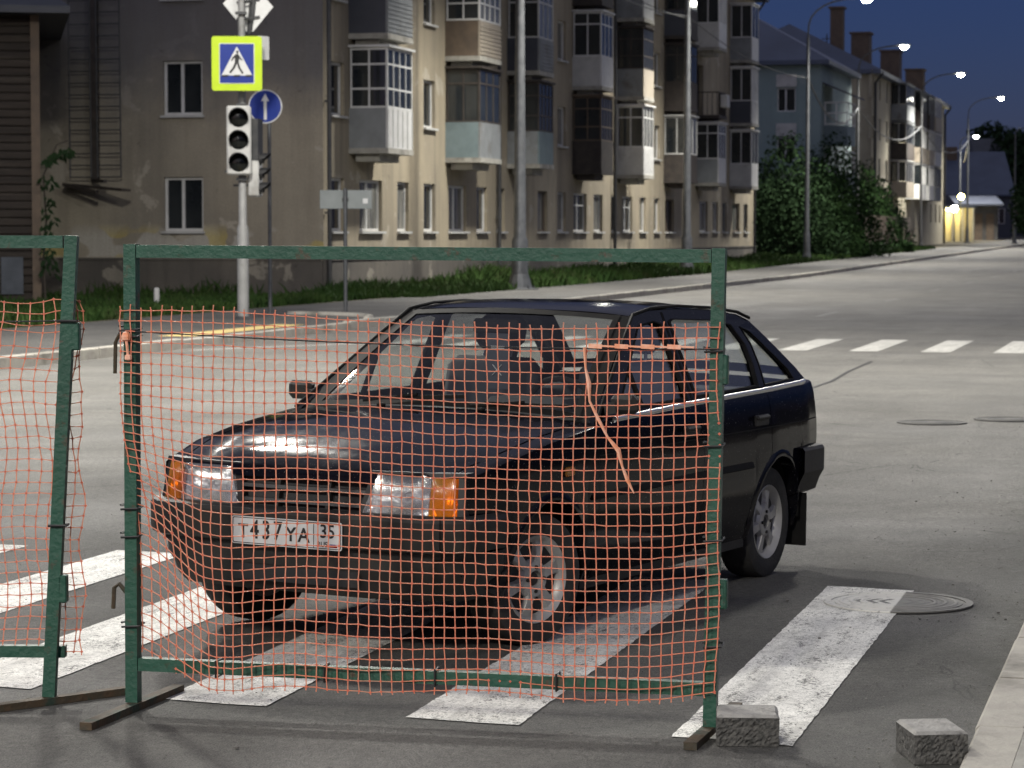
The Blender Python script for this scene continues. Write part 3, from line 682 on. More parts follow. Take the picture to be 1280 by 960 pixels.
b = MB(); b.box((1.7, 2.2, 1.7), (3.3, 2.4, 3.4)); b.build('wall', M['kioskwall'], ko)
b = MB(); b.box((1.7, 1.2, 3.52), (3.7, 4.0, .24), bev=.03); b.build('roof', M['roof_dark'], ko)
for k in range(4): b = MB(); b.lathe([(.0, 0), (.17, 0), (.13, .2), (.12, 3.1), (.18, 3.4), (0, 3.4)], 12, Matrix.Translation((.2+k*1.0, -.5, 0))); b.build('column', M['kioskwall'], ko)
b = MB(); b.lathe([(0, -.12), (.14, -.1), (.17, 0), (.14, .1), (0, .12)], 14, Matrix.Translation((.75, -.2, 3.25))); b.build('ceiling_lamp', M['lamp_yellow'], ko)
def point(name, loc, e, c, r=.15, parent=None):
    d = bpy.data.lights.new(name, 'POINT'); d.energy = e; d.color = c; d.shadow_soft_size = r
    o = bpy.data.objects.new(name, d); col.objects.link(o); o.location = loc
    if parent: o.parent = parent
    return o
point('ceiling_lamp_light', (.75, -.2, 2.9), 120, (1, .78, .25), .2, ko)
def globe(label, px, py, d, m, e, c, r):
    x = at_depth(px, d); z = CAM_H+(HZ-py)*d/F_PX
    o = empty('globe_lamp', label, 'lamp', (x, d, gz(d)), 0); z -= gz(d)
    b = MB(); b.tube([(0, 0, 0), (0, 0, z-r)], [.07, .045], 8); b.build('post', M['steel'], o)
    b = MB(); b.lathe([(r*math.sin(a), -r*math.cos(a)+z) for a in np.linspace(0, math.pi, 10)], 16); b.build('lamp_globe', M[m], o)
    point('lamp_light', (0, -r-.05, z), e, c, r, o)
globe('white globe lamp on a short post beside the yellow lit porch', 1192, 261, 258, 'lamp', 60, (.95, .98, 1), .32)
globe('taller sodium yellow lamp above the lit porch', 1200, 246, 262, 'lamp_yellow', 90, (1, .8, .3), .30)

def board_fence(label, px0, px1, u0, v, H, name='board_fence'):
    ua, ub2 = u_on(px0, v), u_on(px1, v)
    o = empty(name, label, 'fence', S(ua, v), RZ); L = ub2-ua
    b = MB(); x = 0
    while x < L: b.box((x+.09, 0, H/2+.03), (.165, .025, H+random.uniform(-.05, .05))); x += .18
    b.build('board_panel', M['brown'], o)
    b = MB()
    for z in (.5, H-.4): b.box((L/2, .04, z), (L, .05, .09))
    b.build('rail', M['brown'], o); k = 0
    while k <= L: b = MB(); b.box((k, .08, H/2), (.12, .12, H)); b.build('post', M['dark'], o); k += max(2.5, L/6)
board_fence('dark brown board fence between the bushes and the cream building', 1068, 1137, 0, -19.9, 2.5)

# ------------------------------------------------------------------ vegetation
def leaves(b, blobs, n, size, mi=0, flat=.6):
    tot = sum(r[0]*r[1]*r[2] for _, r in blobs)
    for c, r in blobs:
        k = int(n*r[0]*r[1]*r[2]/tot)
        d = rng.normal(size=(k, 3)); d /= np.linalg.norm(d, axis=1)[:, None]
        rad = rng.uniform(.30, 1.08, k)**.6
        lump = 1+.22*np.sin(d[:, 0]*7+c[0])*np.sin(d[:, 1]*6+c[1])*np.cos(d[:, 2]*5)
        p = d*(rad*lump)[:, None]*np.array(r)+np.array(c)
        nrm = rng.normal(size=(k, 3))+d*.8; nrm /= np.linalg.norm(nrm, axis=1)[:, None]
        t = np.cross(nrm, rng.normal(size=(k, 3))); t /= np.linalg.norm(t, axis=1)[:, None]; q = np.cross(nrm, t)
        s = size*rng.uniform(.6, 1.3, k)[:, None]
        vs = np.stack([p-t*s, p+q*s*.55, p+t*s, p-q*s*.55], 1).reshape(-1, 3)
        o = len(b.v); b.v += [tuple(x) for x in vs]
        b.f += [(o+4*i, o+4*i+1, o+4*i+2, o+4*i+3) for i in range(k)]; b.m += [mi]*k
def bush(label, u, v, blobs, n, size, m='leaf', name='bush', cat='bush', group=None, trunk=0):
    o = empty(name, label, cat, S(u, v), RZ, group)
    if trunk:
        b = MB(); b.tube([(0, 0, -.1), (.1, .05, trunk*.5), (0, .1, trunk)], [.22, .16, .09], 8)
        for k in range(5):
            a = k*1.26; b.tube([(0, .08, trunk*(.5+.08*k)), (math.cos(a)*1.2, math.sin(a)*1.2, trunk*(.8+.08*k)), (math.cos(a)*1.8, math.sin(a)*1.8, trunk*(1.0+.08*k))], [.09, .06, .03], 6)
        b.build('trunk', M['bark'], o)
    else:
        b = MB()
        for k in range(6): a = k*1.05; b.tube([(0, 0, -.05), (math.cos(a)*.4, math.sin(a)*.4, .8), (math.cos(a)*.9, math.sin(a)*.9, 1.7)], [.05, .035, .02], 5)
        b.build('stem', M['bark'], o)
    b = MB(); leaves(b, blobs, n, size); b.build('crown' if trunk else 'foliage', M[m], o, fix=False)
    return o
def plantrow():
    L = [(960, 150, 5.2, 'leaf_dark', 'broad dark bush against the end of the ochre building'), (985, 140, 6.6, 'leaf_dark', 'tall dark bush in front of the blue green house'),
         (1000, 156, 4.6, 'leaf_dark', 'low dark bush between the two apartment buildings'), (1022, 146, 5.4, 'leaf', 'mid green bush right of the bright lamp post'),
         (1042, 152, 7.0, 'leaf', 'tallest leafy shrub in front of the house balconies'), (1076, 178, 5.8, 'leaf', 'rounded shrub in front of the cream building corner'),
         (1098, 184, 5.0, 'leaf_dark', 'dark shrub above the brown board fence'), (1052, 150, 3.0, 'leaf', 'low shrub at the foot of the dark lamp post')]
    for i, (px, d, h, m, lab) in enumerate(L):
        x = at_depth(px, d); u = x*SN+d*CS; v = x*CS-d*SN
        bl = [((0, 0, h*.42), (h*.42, h*.36, h*.46)), ((h*.25, -.3, h*.3), (h*.34, h*.3, h*.33)), ((-h*.22, .2, h*.34), (h*.3, h*.3, h*.38)), ((.1, .1, h*.78), (h*.22, h*.2, h*.26)), ((h*.1, -h*.28, h*.16), (h*.3, h*.22, h*.2))]
        bush(lab, u, v, bl, 9000, .115, m)
    for px, d, h, lab in ((1128, 172, .9, 'low weeds bush at the right end of the brown fence'), (1075, 166, 1.0, 'low bush growing at the foot of the brown fence'), (1100, 168, .8, 'lowest bush in the middle of the brown fence'), (1020, 150, 1.6, 'small bush by the base of the bright lamp post'), (1000, 143, 1.5, 'small bush left of the bright lamp post')):
        x = at_depth(px, d); u = x*SN+d*CS; v = x*CS-d*SN
        bush(lab, u, v, [((0, 0, h*.45), (h*1.1, h*.8, h*.5)), ((h*.7, 0, h*.35), (h*.7, h*.6, h*.4))], 900, .16, 'leaf')
    for px, py, d, wd, lab in ((1238, 165, 360, 4.5, 'leftmost dark tree rising behind the far roofs'), (1262, 172, 350, 4.6, 'dark tree right of the other, behind the far roofs'), (1290, 178, 330, 5.5, 'dark tree cut by the right edge above the far roofs')):
        x = at_depth(px, d); u = x*SN+d*CS; v = x*CS-d*SN; top = CAM_H+(HZ-py)*d/F_PX
        bush(lab, u, v, [((0, 0, top*.72), (wd*.8, wd*.8, top*.28)), ((wd*.5, 0, top*.6), (wd*.6, wd*.6, top*.2)), ((-wd*.5, 0, top*.58), (wd*.6, wd*.6, top*.22))], 2600, .42, 'leaf_dark', 'tree', 'tree', trunk=top*.6)
    x = at_depth(1285, 225); d = 225
    bush('dark tree beside the far lamp post at the right edge', x*SN+d*CS, x*CS-d*SN, [((0, 0, 3.2), (1.6, 1.6, 2.4)), ((.8, 0, 2.2), (1.2, 1.2, 1.4))], 2000, .2, 'leaf_dark', 'tree', 'tree', trunk=2.6)
plantrow()
# vine climbing the corner of the timber house
vn = empty('climbing_plant', 'small vine with drooping leaves climbing the corner of the timber house', 'plant', (hx+.12, 60.8, 0), 0)
b = MB(); b.tube([(.05, 0, 0), (.0, 0, 1.0), (.08, 0, 2.0), (.02, 0, 3.0), (.35, -.1, 3.7), (.62, -.15, 3.8)], [.03, .03, .025, .02, .014, .008], 6); b.build('stem', M['bark'], vn)
b = MB()
for i in range(150):
    if i < 60: t = random.random(); p = Vector((.05+.62*t, -.05-.1*t, 3.35+.5*t-.25*t*t)); p += Vector((0, 0, random.uniform(-.12, .06)))
    else: p = Vector((random.uniform(0, .3), random.uniform(-.2, 0), random.choice([.9, 1.2, 1.6, 2.0, 2.4, 2.9])+random.uniform(-.15, .15)))
    a = random.uniform(0, 6.28); s = random.uniform(.06, .12); d = Vector((math.cos(a)*.6, math.sin(a)*.3, -random.uniform(.3, .9))).normalized(); q = d.cross(Vector((random.uniform(-.3, .3), 1, .2))).normalized()
    b.add([p, p+d*s+q*s*.4, p+d*s*2, p+d*s-q*s*.4], [(0, 1, 2, 3)])
b.build('foliage', M['leaf_dark'], vn, fix=False)

# grass: one uncountable mass
def grass_strip():
    n = 52000
    u = 44+(rng.random(n)**1.25)*150; v = rng.uniform(-21.2, -18.5, n)
    lo = rng.random(n) < .12; v[lo] = rng.uniform(-18.7, -18.2, lo.sum())
    keep = ~((u < 62) & (v > -19.2)); u, v = u[keep], v[keep]
    u2 = rng.uniform(30, 63.2, 20000); v2 = -19.2-8*rng.random(20000)**1.4; pk = np.sin(u2*1.7+v2*2.3)+np.sin(u2*.6-v2*1.1)+rng.normal(0, .5, 20000) > -.5; u2, v2 = u2[pk], v2[pk]
    u = np.r_[u, u2]; v = np.r_[v, v2]; n = len(u)
    hn = .5+.5*np.sin(u*.37+1.3)*np.sin(u*.11+v*1.7)
    edge = np.clip((-18.6-v)/2.2, 0, 1)
    h = (.13+.16*rng.random(n)+.32*hn*edge*(u > 62))*rng.uniform(.6, 1.2, n)
    h = np.where(u < 63, h*.8, h)
    h *= np.where((u > 75)&(u < 100), 1.25, 1.0)
    x = u*SN+v*CS; y = u*CS-v*SN; z = .10+np.maximum(0, u-100)*.0045
    a = rng.uniform(0, 6.28, n); wd = rng.uniform(.018, .04, n)*(1+(u-44)/70); lx = rng.normal(0, .35, n)*h; ly = rng.normal(0, .35, n)*h
    dx, dy = np.cos(a)*wd, np.sin(a)*wd
    V = np.stack([np.stack([x-dx, y-dy, z], 1), np.stack([x+dx, y+dy, z], 1), np.stack([x+lx*.4+dx*.6, y+ly*.4+dy*.6, z+h*.6], 1), np.stack([x+lx, y+ly, z+h], 1), np.stack([x+lx*.4-dx*.6, y+ly*.4-dy*.6, z+h*.6], 1)], 1).reshape(-1, 3)
    me = bpy.data.meshes.new('grass'); me.from_pydata(V.tolist(), [], [(5*i, 5*i+1, 5*i+2, 5*i+3, 5*i+4) for i in range(n)]); me.materials.append(M['grass'])
    o = bpy.data.objects.new('grass', me); col.objects.link(o); tag(o, 'uncut green grass along the foot of the buildings', 'grass', kind='stuff')
grass_strip()

# ------------------------------------------------------------------ street lamps
LAMP_E = 7000
def street_lamp(label, u, v, h=11.2, arm=2.5, rise=2.0, m='steel', r0=.17, lit=True, energy=None, yaw=0, cone=140, blend=.7, grp='street lamps along the left side of the street'):
    o = empty('street_lamp', label, 'street lamp', S(u, v, .1), RZ+yaw, grp)
    b = MB(); b.tube([(0, 0, .05), (0, 0, 1.4), (0, 0, 1.5), (0, 0, h)], [r0, r0*.95, r0*.72, r0*.45], 12); b.build('pole', M[m], o, smooth=True)
    b = MB(); b.lathe([(0, 0), (r0*2.3, 0), (r0*2.3, .05), (r0*1.5, .07), (r0*1.05, .45), (0, .45)], 12)
    for k in range(4): a = k*math.pi/2+.78; b.tube([(math.cos(a)*r0*1.9, math.sin(a)*r0*1.9, .04), (math.cos(a)*r0*1.9, math.sin(a)*r0*1.9, .13)], .025, 6)
    b.build('base_flange', M[m], o)
    b = MB(); b.tube([(0, -.25*arm*t*t-.75*arm*t*(t > .3)*(t-.3)/.7, h-.1+rise*math.sin(t*math.pi/2)) for t in np.linspace(0, 1, 9)], .045, 8); b.build('arm', M[m], o, smooth=True)
    b = MB(); z = h-.1+rise; y0 = -arm
    b.box((0, y0-.35, z+.03), (.30, .95, .12), bev=.05); hd = b.build('lamp_head', M['lampbody'], o)
    b = MB(); b.lathe([(0, -.22), (.14, -.19), (.22, -.11), (.27, 0)], 16, Matrix.Translation((0, y0-.4, z-.03))); b.build('lens', M['lamp'] if lit else M['steel'], hd)
    if lit:
        d = bpy.data.lights.new('lamp_light', 'SPOT'); d.energy = (energy or LAMP_E)*1.0; d.color = (1, .965, .88); d.spot_size = R(cone); d.spot_blend = blend; d.shadow_soft_size = .55
        q = bpy.data.objects.new('lamp_light', d); col.objects.link(q); q.location = (0, y0-.4, z-.22); q.parent = o
        # heads are tipped slightly over the carriageway
        q.rotation_euler = (R(-14), 0, 0)
    return o
street_lamp('stout grey lamp post nearest the parked car, in front of the second pair of balconies', 71.7, -18.2, r0=.24)
street_lamp('grey lamp post in front of the dark balcony column of the ochre building', 101.0, -19.0, r0=.22)
street_lamp('bright lamp post with curved arm before the dark bushes', 133.0, -18.9, r0=.17)
street_lamp('dark lamp post left of the brown board fence', 169.7, -20.9, m='darksteel', r0=.16, energy=7500, cone=150)
street_lamp('dark lamp post right of the cream building balconies', 203, -20.2, m='darksteel', r0=.15, energy=9500, cone=160)
street_lamp('lamp post in front of the yellow lit porch', 243, -20.0, r0=.15)
street_lamp('lamp post close behind the one at the lit porch, at the bend', 276, -23.5, h=9.8, rise=1.0, arm=1.2, r0=.15)
x = at_depth(1267, 232); street_lamp('unlit grey pole at the right edge of the street end', x*SN+232*CS, x*CS-232*SN, h=9.6, rise=.6, arm=1.0, lit=False, r0=.15)
# the left row goes on out of frame; further unseen lamps added for fill
street_lamp('lamp post left of the near crossing, outside the picture', 22.0, -16.6, r0=.2, energy=4600, cone=172)
street_lamp('lamp post between the two crossings on the left, outside the picture', 33.0, -16.8, r0=.2, energy=4600, cone=178, blend=.25)
street_lamp('lamp post on the right pavement behind the camera', -14.0, 1.2, r0=.2, energy=9500, cone=172, yaw=math.pi, grp='street lamps on the right pavement')
street_lamp('lamp post on the right pavement level with the bright carriageway, outside the picture', 34.0, 1.4, r0=.2, energy=4000, cone=165, yaw=math.pi, grp='street lamps on the right pavement')
street_lamp('lamp post on the left pavement behind the camera', -10.0, -16.6, r0=.2, energy=5500, cone=165)
def cable(label, a, b_, sag, r=.022):
    n = 14; pts = []
    for i in range(n+1):
        t = i/n; p = Vector(a).lerp(Vector(b_), t); p.z -= sag*4*t*(1-t); pts.append(p)
    b = MB(); b.tube(pts, r, 5); tag(b.build('overhead_cable', M['wire'] if r < .02 else M['steel']), label, 'cable', 'cables between the lamp posts')
lp = [(71.7, -18.2), (101.0, -19.0), (133.0, -18.9), (169.7, -20.9), (203, -20.2), (243, -20.0), (276, -23.5)]
names = ['thin cable from the stout lamp post to the next one', 'cable sagging towards the bright lamp post', 'cable sagging over the bushes to the dark lamp post', 'pale cable sagging across the cream building', 'pale cable sagging beyond the cream building', 'cable at the far lamp posts by the porch']
for i in range(6):
    cable(names[i], S(*lp[i], 10.0 if i < 2 else 9.3), S(*lp[i+1], 10.0 if i < 1 else 9.3), .5 if i < 2 else 1.5, .018 if i < 2 else .045)
cable('thin wire from the ochre facade to the second lamp post', S(92, -21.3, 11.4), S(*lp[1], 9.9), .3, .016)

M['polepaint'] = mat('pole_paint', (.25, .25, .245), (.19, .19, .185), 3, .55, c3=(.14, .135, .12), s3=5, t3=(.58, .75))
# ------------------------------------------------------------------ traffic light, signs
gx, gy = at_depth(304, 48.2), 48.2
tp = empty('traffic_light_pole', 'white painted pole at the crossing carrying the traffic light and crossing sign', 'pole', (gx, gy, .05), 0)
b = MB(); b.tube([(0, 0, 0), (0, 0, 1.75), (0, 0, 1.8), (0, 0, 6.4)], [.105, .105, .075, .06], 14); b.build('pole', M['polepaint'], tp, smooth=True)
b = MB(); b.lathe([(0, 0), (.28, 0), (.26, .03), (.12, .14), (0, .14)], 14); b.build('base_flange', M['darksteel'], tp)
b = MB()
for z in (2.62, 3.95, 5.6): b.box((0, -.08, z), (.20, .10, .05)); b.tube([(0, 0, z-.01), (.07, -.07, z-.01)], .02, 6)
b.build('clamp', M['darksteel'], tp)
def px2(px, py, d): return at_depth(px, d), CAM_H+(HZ-py)*d/F_PX
def traffic_light(label, loc, rz, s=1.0):
    o = empty('traffic_light', label, 'traffic light', loc, rz)
    b = MB(); b.box((0, .09, 0), (.44*s, .20, 1.24*s), bev=.03); b.build('housing', M['offwhite'], o)
    for k in (-1, 0, 1):
        z = k*.40*s; Mx = Matrix.Translation((0, -.012, z)) @ Matrix.Rotation(R(90), 4, 'X')
        b = MB(); b.lathe([(0, .035), (.10*s, .028), (.168*s, 0), (.168*s, -.02)], 24, Mx); ln = b.build('lens', M['lens'], o, smooth=True)
        b = MB(); vs = []; n = 18                                    # visor: open-bottomed hood
        rows = []
        for i in range(n+1):
            a = R(-35)+R(250)*i/n; rr = .178*s; L = .04+.22*s*max(0, math.sin(a))**.5 if math.sin(a) > 0 else .04
            rows.append([(rr*math.cos(a), -.012, z+rr*math.sin(a)), (rr*math.cos(a), -.012-L, z+rr*math.sin(a)), (.165*s*math.cos(a), -.012-L, z+.165*s*math.sin(a)), (.165*s*math.cos(a), -.012, z+.165*s*math.sin(a))])
        b.grid(rows); b.build('visor', M['black'], o)
    return o
x_, z_ = px2(300, 176, 48.0); traffic_light('white three lens traffic light facing the street, all lenses unlit', (x_, 47.95, z_), R(3))
x_, z_ = px2(327, 218, 48.2); t2 = traffic_light('second traffic light on the same pole, seen from its side', (x_-.02, 48.25, z_), R(78), .66)
b = MB(); b.bar((-.12, .2, .05), (-.12, .62, .05), .05, .05); b.bar((-.0, .19, -.2), (0, .5, -.2), .04, .04); b.build('bracket', M['darksteel'], t2)
b = MB(); b.box((.0, .13, .62), (.30, .28, .75)); b.build('back_box', M['darksteel'], t2)
# crossing sign
x_, z_ = px2(299, 81.5, 48.0)
cs_ = empty('crossing_sign', 'square pedestrian crossing sign with a bright lime border', 'road sign', (x_, 47.86, z_), R(2))
def flat(poly, y, m, name, parent, th=.004, mi=None):
    b = MB(); b.prism(poly, 0, th, Matrix.Translation((0, y, 0)) @ Matrix.Rotation(R(90), 4, 'X')); return b.build(name, M[m], parent)
def rrect(w_, h_, r=.05, n=5):
    P = []
    for cx_, cy_, a0 in ((w_/2-r, -h_/2+r, -90), (w_/2-r, h_/2-r, 0), (-w_/2+r, h_/2-r, 90), (-w_/2+r, -h_/2+r, 180)):
        for i in range(n+1): a = R(a0+90*i/n); P.append((cx_+r*math.cos(a), cy_+r*math.sin(a)))
    return P
flat(rrect(.90, .97, .05), 0.0, 'sign_lime', 'border', cs_, .03)
flat(rrect(.63, .72, .02), -.0335, 'sign_white', 'white_edge', cs_, .003)
flat(rrect(.605, .695, .015), -.038, 'sign_blue', 'blue_field', cs_, .003)
flat([(-.275, -.215), (.275, -.215), (0, .30)], -.042, 'sign_white', 'triangle', cs_, .003)
b = MB(); MX = Matrix.Translation((0, -.0465, 0)) @ Matrix.Rotation(R(90), 4, 'X')
def poly(P): b.prism([(x*1.22, y*1.22+.012) for x, y in P], 0, .003, MX)
poly([(.018*math.cos(a)+.008, .155+.024*math.sin(a)) for a in np.linspace(0, 2*math.pi, 13)[:-1]])
poly([(-.022, .125), (.022, .128), (.035, .05), (.028, .0), (-.028, .0), (-.03, .06)])
poly([(-.02, .12), (-.062, .08), (-.085, .03), (-.07, .02), (-.045, .06), (-.015, .085)]); poly([(.025, .12), (.06, .07), (.085, .045), (.078, .03), (.045, .05), (.018, .085)])
poly([(-.028, .004), (.01, .004), (-.025, -.075), (-.088, -.155), (-.115, -.14), (-.06, -.07)]); poly([(.0, .004), (.028, .004), (.05, -.07), (.10, -.15), (.075, -.165), (.02, -.075)])
for xx in (-.17, 0, .17): poly([(xx-.055, -.205), (xx+.035, -.205), (xx+.055, -.178), (xx-.035, -.178)])
b.build('pedestrian_symbol', M['black'], cs_)
# round blue ahead-only sign on its own thin pole
x_, z_ = px2(333, 134, 50.5)
rs = empty('direction_sign', 'round blue ahead only sign with a white arrow on a thin pole', 'road sign', (x_+.07, 50.5, .05), 0)
b = MB(); b.tube([(0, .03, 0), (0, .03, z_+.25)], .035, 10); b.build('pole', M['steel'], rs)
cir = lambda r, n=36: [(r*math.cos(a), r*math.sin(a)) for a in np.linspace(0, 2*math.pi, n+1)[:-1]]
def flat_at(P, x0, z0, y, m, name, parent, th=.004):
    b = MB(); b.prism(P, 0, th, Matrix.Translation((x0, y, z0)) @ Matrix.Rotation(R(90), 4, 'X')); return b.build(name, M[m], parent)
zc = z_-.05
flat_at(cir(.32), -.07, zc, -.01, 'sign_white', 'rim', rs, .012); flat_at(cir(.30), -.07, zc, -.024, 'sign_blue', 'disc', rs, .003)
flat_at([(-.027, -.25), (.027, -.25), (.027, .10), (.075, .10), (0, .24), (-.075, .10), (-.027, .10)], -.07, zc, -.029, 'sign_white', 'arrow', rs, .003)
# two white sign backs at the top of the pole
x_, z_ = px2(309, 6, 48.2)
bs = empty('sign_back', 'white diamond shaped sign seen from behind at the top of the traffic light pole', 'road sign', (x_+.03, 48.3, z_), 0)
flat([(-.45, .0), (-.02, -.52), (.10, -.50), (.46, -.06), (.02, .46)], .03, 'sign_white', 'plate', bs, .02)
b = MB()
for z in (-.30, .02): b.bar((-.20, -.02, z), (.22, -.02, z+.06), .03, .04); b.tube([(-.05, -.14, z), (.08, -.14, z+.02)], .02, 6)
b.tube([(.02, -.0, -.55), (.07, -.0, -.2), (.12, -.0, .35)], [.045, .06, .06], 8)
b.build('bracket', M['darksteel'], bs)
x_, z_ = px2(331, 62, 48.3)
sb2 = empty('sign_back', 'narrow white sign edge behind the lime bordered crossing sign', 'road sign', (x_, 48.2, z_), R(55)); flat(rrect(.3, .42, .02), 0, 'sign_white', 'plate', sb2, .02)
b = MB(); b.bar((-.15, .03, 0), (-.40, .2, 0), .03, .04); b.build('bracket', M['darksteel'], sb2)
# street plate back
x_, z_ = px2(432, 254.5, 53)
sp = empty('street_plate', 'grey backs of two street plates on a thin pole by the ochre building corner', 'road sign', (x_, 53, .08), 0)
b = MB(); b.tube([(0, 0, 0), (0, 0, z_+.22)], .038, 10); b.build('pole', M['steel'], sp)
for a, c in ((400, 431), (434, 465)):
    xa, xb = at_depth(a, 53)-x_, at_depth(c, 53)-x_
    b = MB(); b.box(((xa+xb)/2, .07, z_), (xb-xa, .02, .37), bev=.006); s_ = b.build('plate', M['signback'], sp)
    if c == 465: b = MB(); b.box((xb-.13, .056, z_-.03), (.10, .006, .10)); b.build('sticker', M['sign_white'], s_)
b = MB(); b.box((0, .045, z_), (.12, .06, .06)); b.build('clamp', M['darksteel'], sp)
# small white marker post in the grass
b = MB(); b.tube([(0, 0, 0), (0, 0, .42)], .06, 10); b.lathe([(.06, .42), (.05, .46), (0, .47)], 10); mo = b.build('marker_post', M['offwhite']); mo.location = (at_depth(196, 56), 56, .08); tag(mo, 'small white marker post standing in the grass left of the traffic light', 'post')
# ------------------------------------------------------------------ parked car (x forward from the front axle, y to its left, z up)
def paint():
    t = NT('dark_car_paint', .3); v = t.vec()
    dust = t.ramp(t.noise(v, 2.2, 8, .65), .42, .72)
    c = t.mix(t.math('MULTIPLY', dust, .16), (.0030, .0032, .0060), (.017, .017, .018))
    sp = t.ramp(t.noise(v, 120, 2, .5), .69, .74); c = t.mix(t.math('MULTIPLY', sp, .5), c, (.25, .24, .23))
    low = t.ramp(t.sep(v)[2], .62, .22, 0, .30); c = t.mix(t.math('MULTIPLY', low, t.ramp(t.noise(v, 6, 6), .35, .7)), c, (.055, .048, .038))
    r = t.ramp(dust, 0, 1, .16, .32)
    t.p.inputs['Coat Weight'].default_value = .45; t.p.inputs['Specular IOR Level'].default_value = 0; t.l.new(t.ramp(t.noise(v, 3.1, 7, .7), .40, .66, .05, .17), t.p.inputs['Coat Roughness'])
    return t.out(c, r, t.noise(v, 2.0, 3), .04, .02)
M['carpaint'] = paint()
M['plastic'] = mat('black_plastic', (.018, .017, .016), (.026, .024, .022), 7, .55, spec=.3, bump=.15, bscale=160, c3=(.06, .053, .043), s3=3, t3=(.56, .75))
M['slat'] = mat('grille_plastic', (.055, .054, .053), (.04, .039, .038), 7, .42)
M['rubber'] = mat('black_rubber', (.010, .010, .010), (.017, .016, .015), 9, .7, spec=.08)
M['tyre'] = mat('tyre_rubber', (.018, .0175, .017), (.032, .030, .027), 9, .85, bump=.3, bscale=60)
M['alloy'] = mat('alloy_wheel', (.46, .45, .43), (.34, .33, .31), 7, .42, metal=.35, c3=(.16, .145, .12), s3=9, t3=(.56, .75))
M['chrome'] = mat('bright_trim', (.72, .72, .72), (.62, .62, .61), 6, .32, metal=1)
M['seat'] = mat('seat_cloth', (.028, .030, .042), (.045, .046, .058), 8, .9)
M['dash'] = mat('dashboard', (.018, .018, .02), (.024, .024, .026), 6, .6)
M['amber'] = mat('amber_lens', (.80, .27, .015), (.62, .19, .01), 30, .18, bump=.5, bscale=120, coat=.5)
M['amber_back'] = mat('amber_reflector', (.85, .42, .06), (.70, .30, .03), 40, .25, metal=.5)
M['red'] = mat('red_lens', (.25, .01, .01), (.2, .01, .01), 20, .2, coat=.5)
def lamp_lens():
    t = NT('headlamp_lens', .16); v = t.vec()
    fl = t.math('SINE', t.math('MULTIPLY', t.sep(v)[1], 1600.0))
    mask = t.ramp(t.noise(v, 9, 3), .40, .60)
    c = t.mix(t.ramp(t.noise(v, 15, 6, .72, .4), .38, .62), (.93, .93, .92), (.45, .455, .46))
    t.p.inputs['Metallic'].default_value = .7; t.p.inputs['Coat Weight'].default_value = .8; t.p.inputs['Coat Roughness'].default_value = .04
    return t.out(c, t.ramp(t.noise(v, 8, 4), .3, .7, .08, .25), t.math('ADD', t.math('MULTIPLY', t.math('MULTIPLY', fl, mask), .08), t.noise(v, 22, 4)), .9, .012)
M['reflector'] = lamp_lens()
def glass_mat(name, tint_, rfl=1.0):
    m = bpy.data.materials.new(name); m.use_nodes = True; n = m.node_tree.nodes; l = m.node_tree.links; n.remove(n['Principled BSDF'])
    tr = n.new('ShaderNodeBsdfTransparent'); tr.inputs[0].default_value = (*tint_, 1); gl = n.new('ShaderNodeBsdfGlossy'); gl.inputs['Roughness'].default_value = .03
    lw = n.new('ShaderNodeLayerWeight'); pw = n.new('ShaderNodeMath'); pw.operation = 'POWER'; l.new(lw.outputs['Facing'], pw.inputs[0]); pw.inputs[1].default_value = 4.5
    fr = n.new('ShaderNodeMapRange'); l.new(pw.outputs[0], fr.inputs[0]); fr.inputs[3].default_value = .045; fr.inputs[4].default_value = .9; mx = n.new('ShaderNodeMixShader')
    l.new(fr.outputs[0], mx.inputs[0]); l.new(tr.outputs[0], mx.inputs[1]); l.new(gl.outputs[0], mx.inputs[2]); l.new(mx.outputs[0], n['Material Output'].inputs[0]); return m
M['glass'] = glass_mat('car_glass', (.86, .88, .87))
def ribbed(name, tint_, gloss, col_=None, milk=.32):
    m = glass_mat(name, tint_); n = m.node_tree.nodes; l = m.node_tree.links
    tc = n.new('ShaderNodeTexCoord'); w_ = n.new('ShaderNodeTexWave'); w_.wave_type = 'BANDS'; w_.bands_direction = 'Y'; w_.inputs['Scale'].default_value = 42; w_.inputs['Distortion'].default_value = .4
    l.new(tc.outputs['Object'], w_.inputs['Vector']); b = n.new('ShaderNodeBump'); b.inputs['Strength'].default_value = .5; b.inputs['Distance'].default_value = .004; l.new(w_.outputs['Fac'], b.inputs['Height'])
    for k in n:
        if k.type == 'BSDF_GLOSSY': l.new(b.outputs[0], k.inputs['Normal']); k.inputs['Roughness'].default_value = .12
        if k.type == 'MAP_RANGE': k.inputs[3].default_value = gloss
    if col_:                                    # a milky share, as moulded plastic has
        d = n.new('ShaderNodeBsdfDiffuse'); d.inputs[0].default_value = (*col_, 1); l.new(b.outputs[0], d.inputs['Normal']); mx = n.new('ShaderNodeMixShader'); mx.inputs[0].default_value = milk
        o_ = n['Material Output']; src = o_.inputs[0].links[0].from_socket; l.new(src, mx.inputs[1]); l.new(d.outputs[0], mx.inputs[2]); l.new(mx.outputs[0], o_.inputs[0])
    return m
M['headlamp'] = ribbed('headlamp_glass', (.93, .94, .94), .20, (.8, .8, .8), .10); M['amber'] = ribbed('amber_glass', (1, .58, .10), .10, (.85, .34, .015))
I = np.interp
CAR_YAW = .487
car = empty('parked_car', 'dark navy five door hatchback parked across the zebra crossing behind the orange net', 'car', (-.540, 11.26, .004), math.atan2(-math.cos(CAR_YAW), -math.sin(CAR_YAW)))
car.rotation_euler[0] = -.012        # it stands on the fall of the road
def ZB(x): return float(I(x, [-3.14, -2.9, -1.5, -.45, 0, .3, .60], [.945, .935, .912, .885, .842, .798, .735]))     # shoulder line
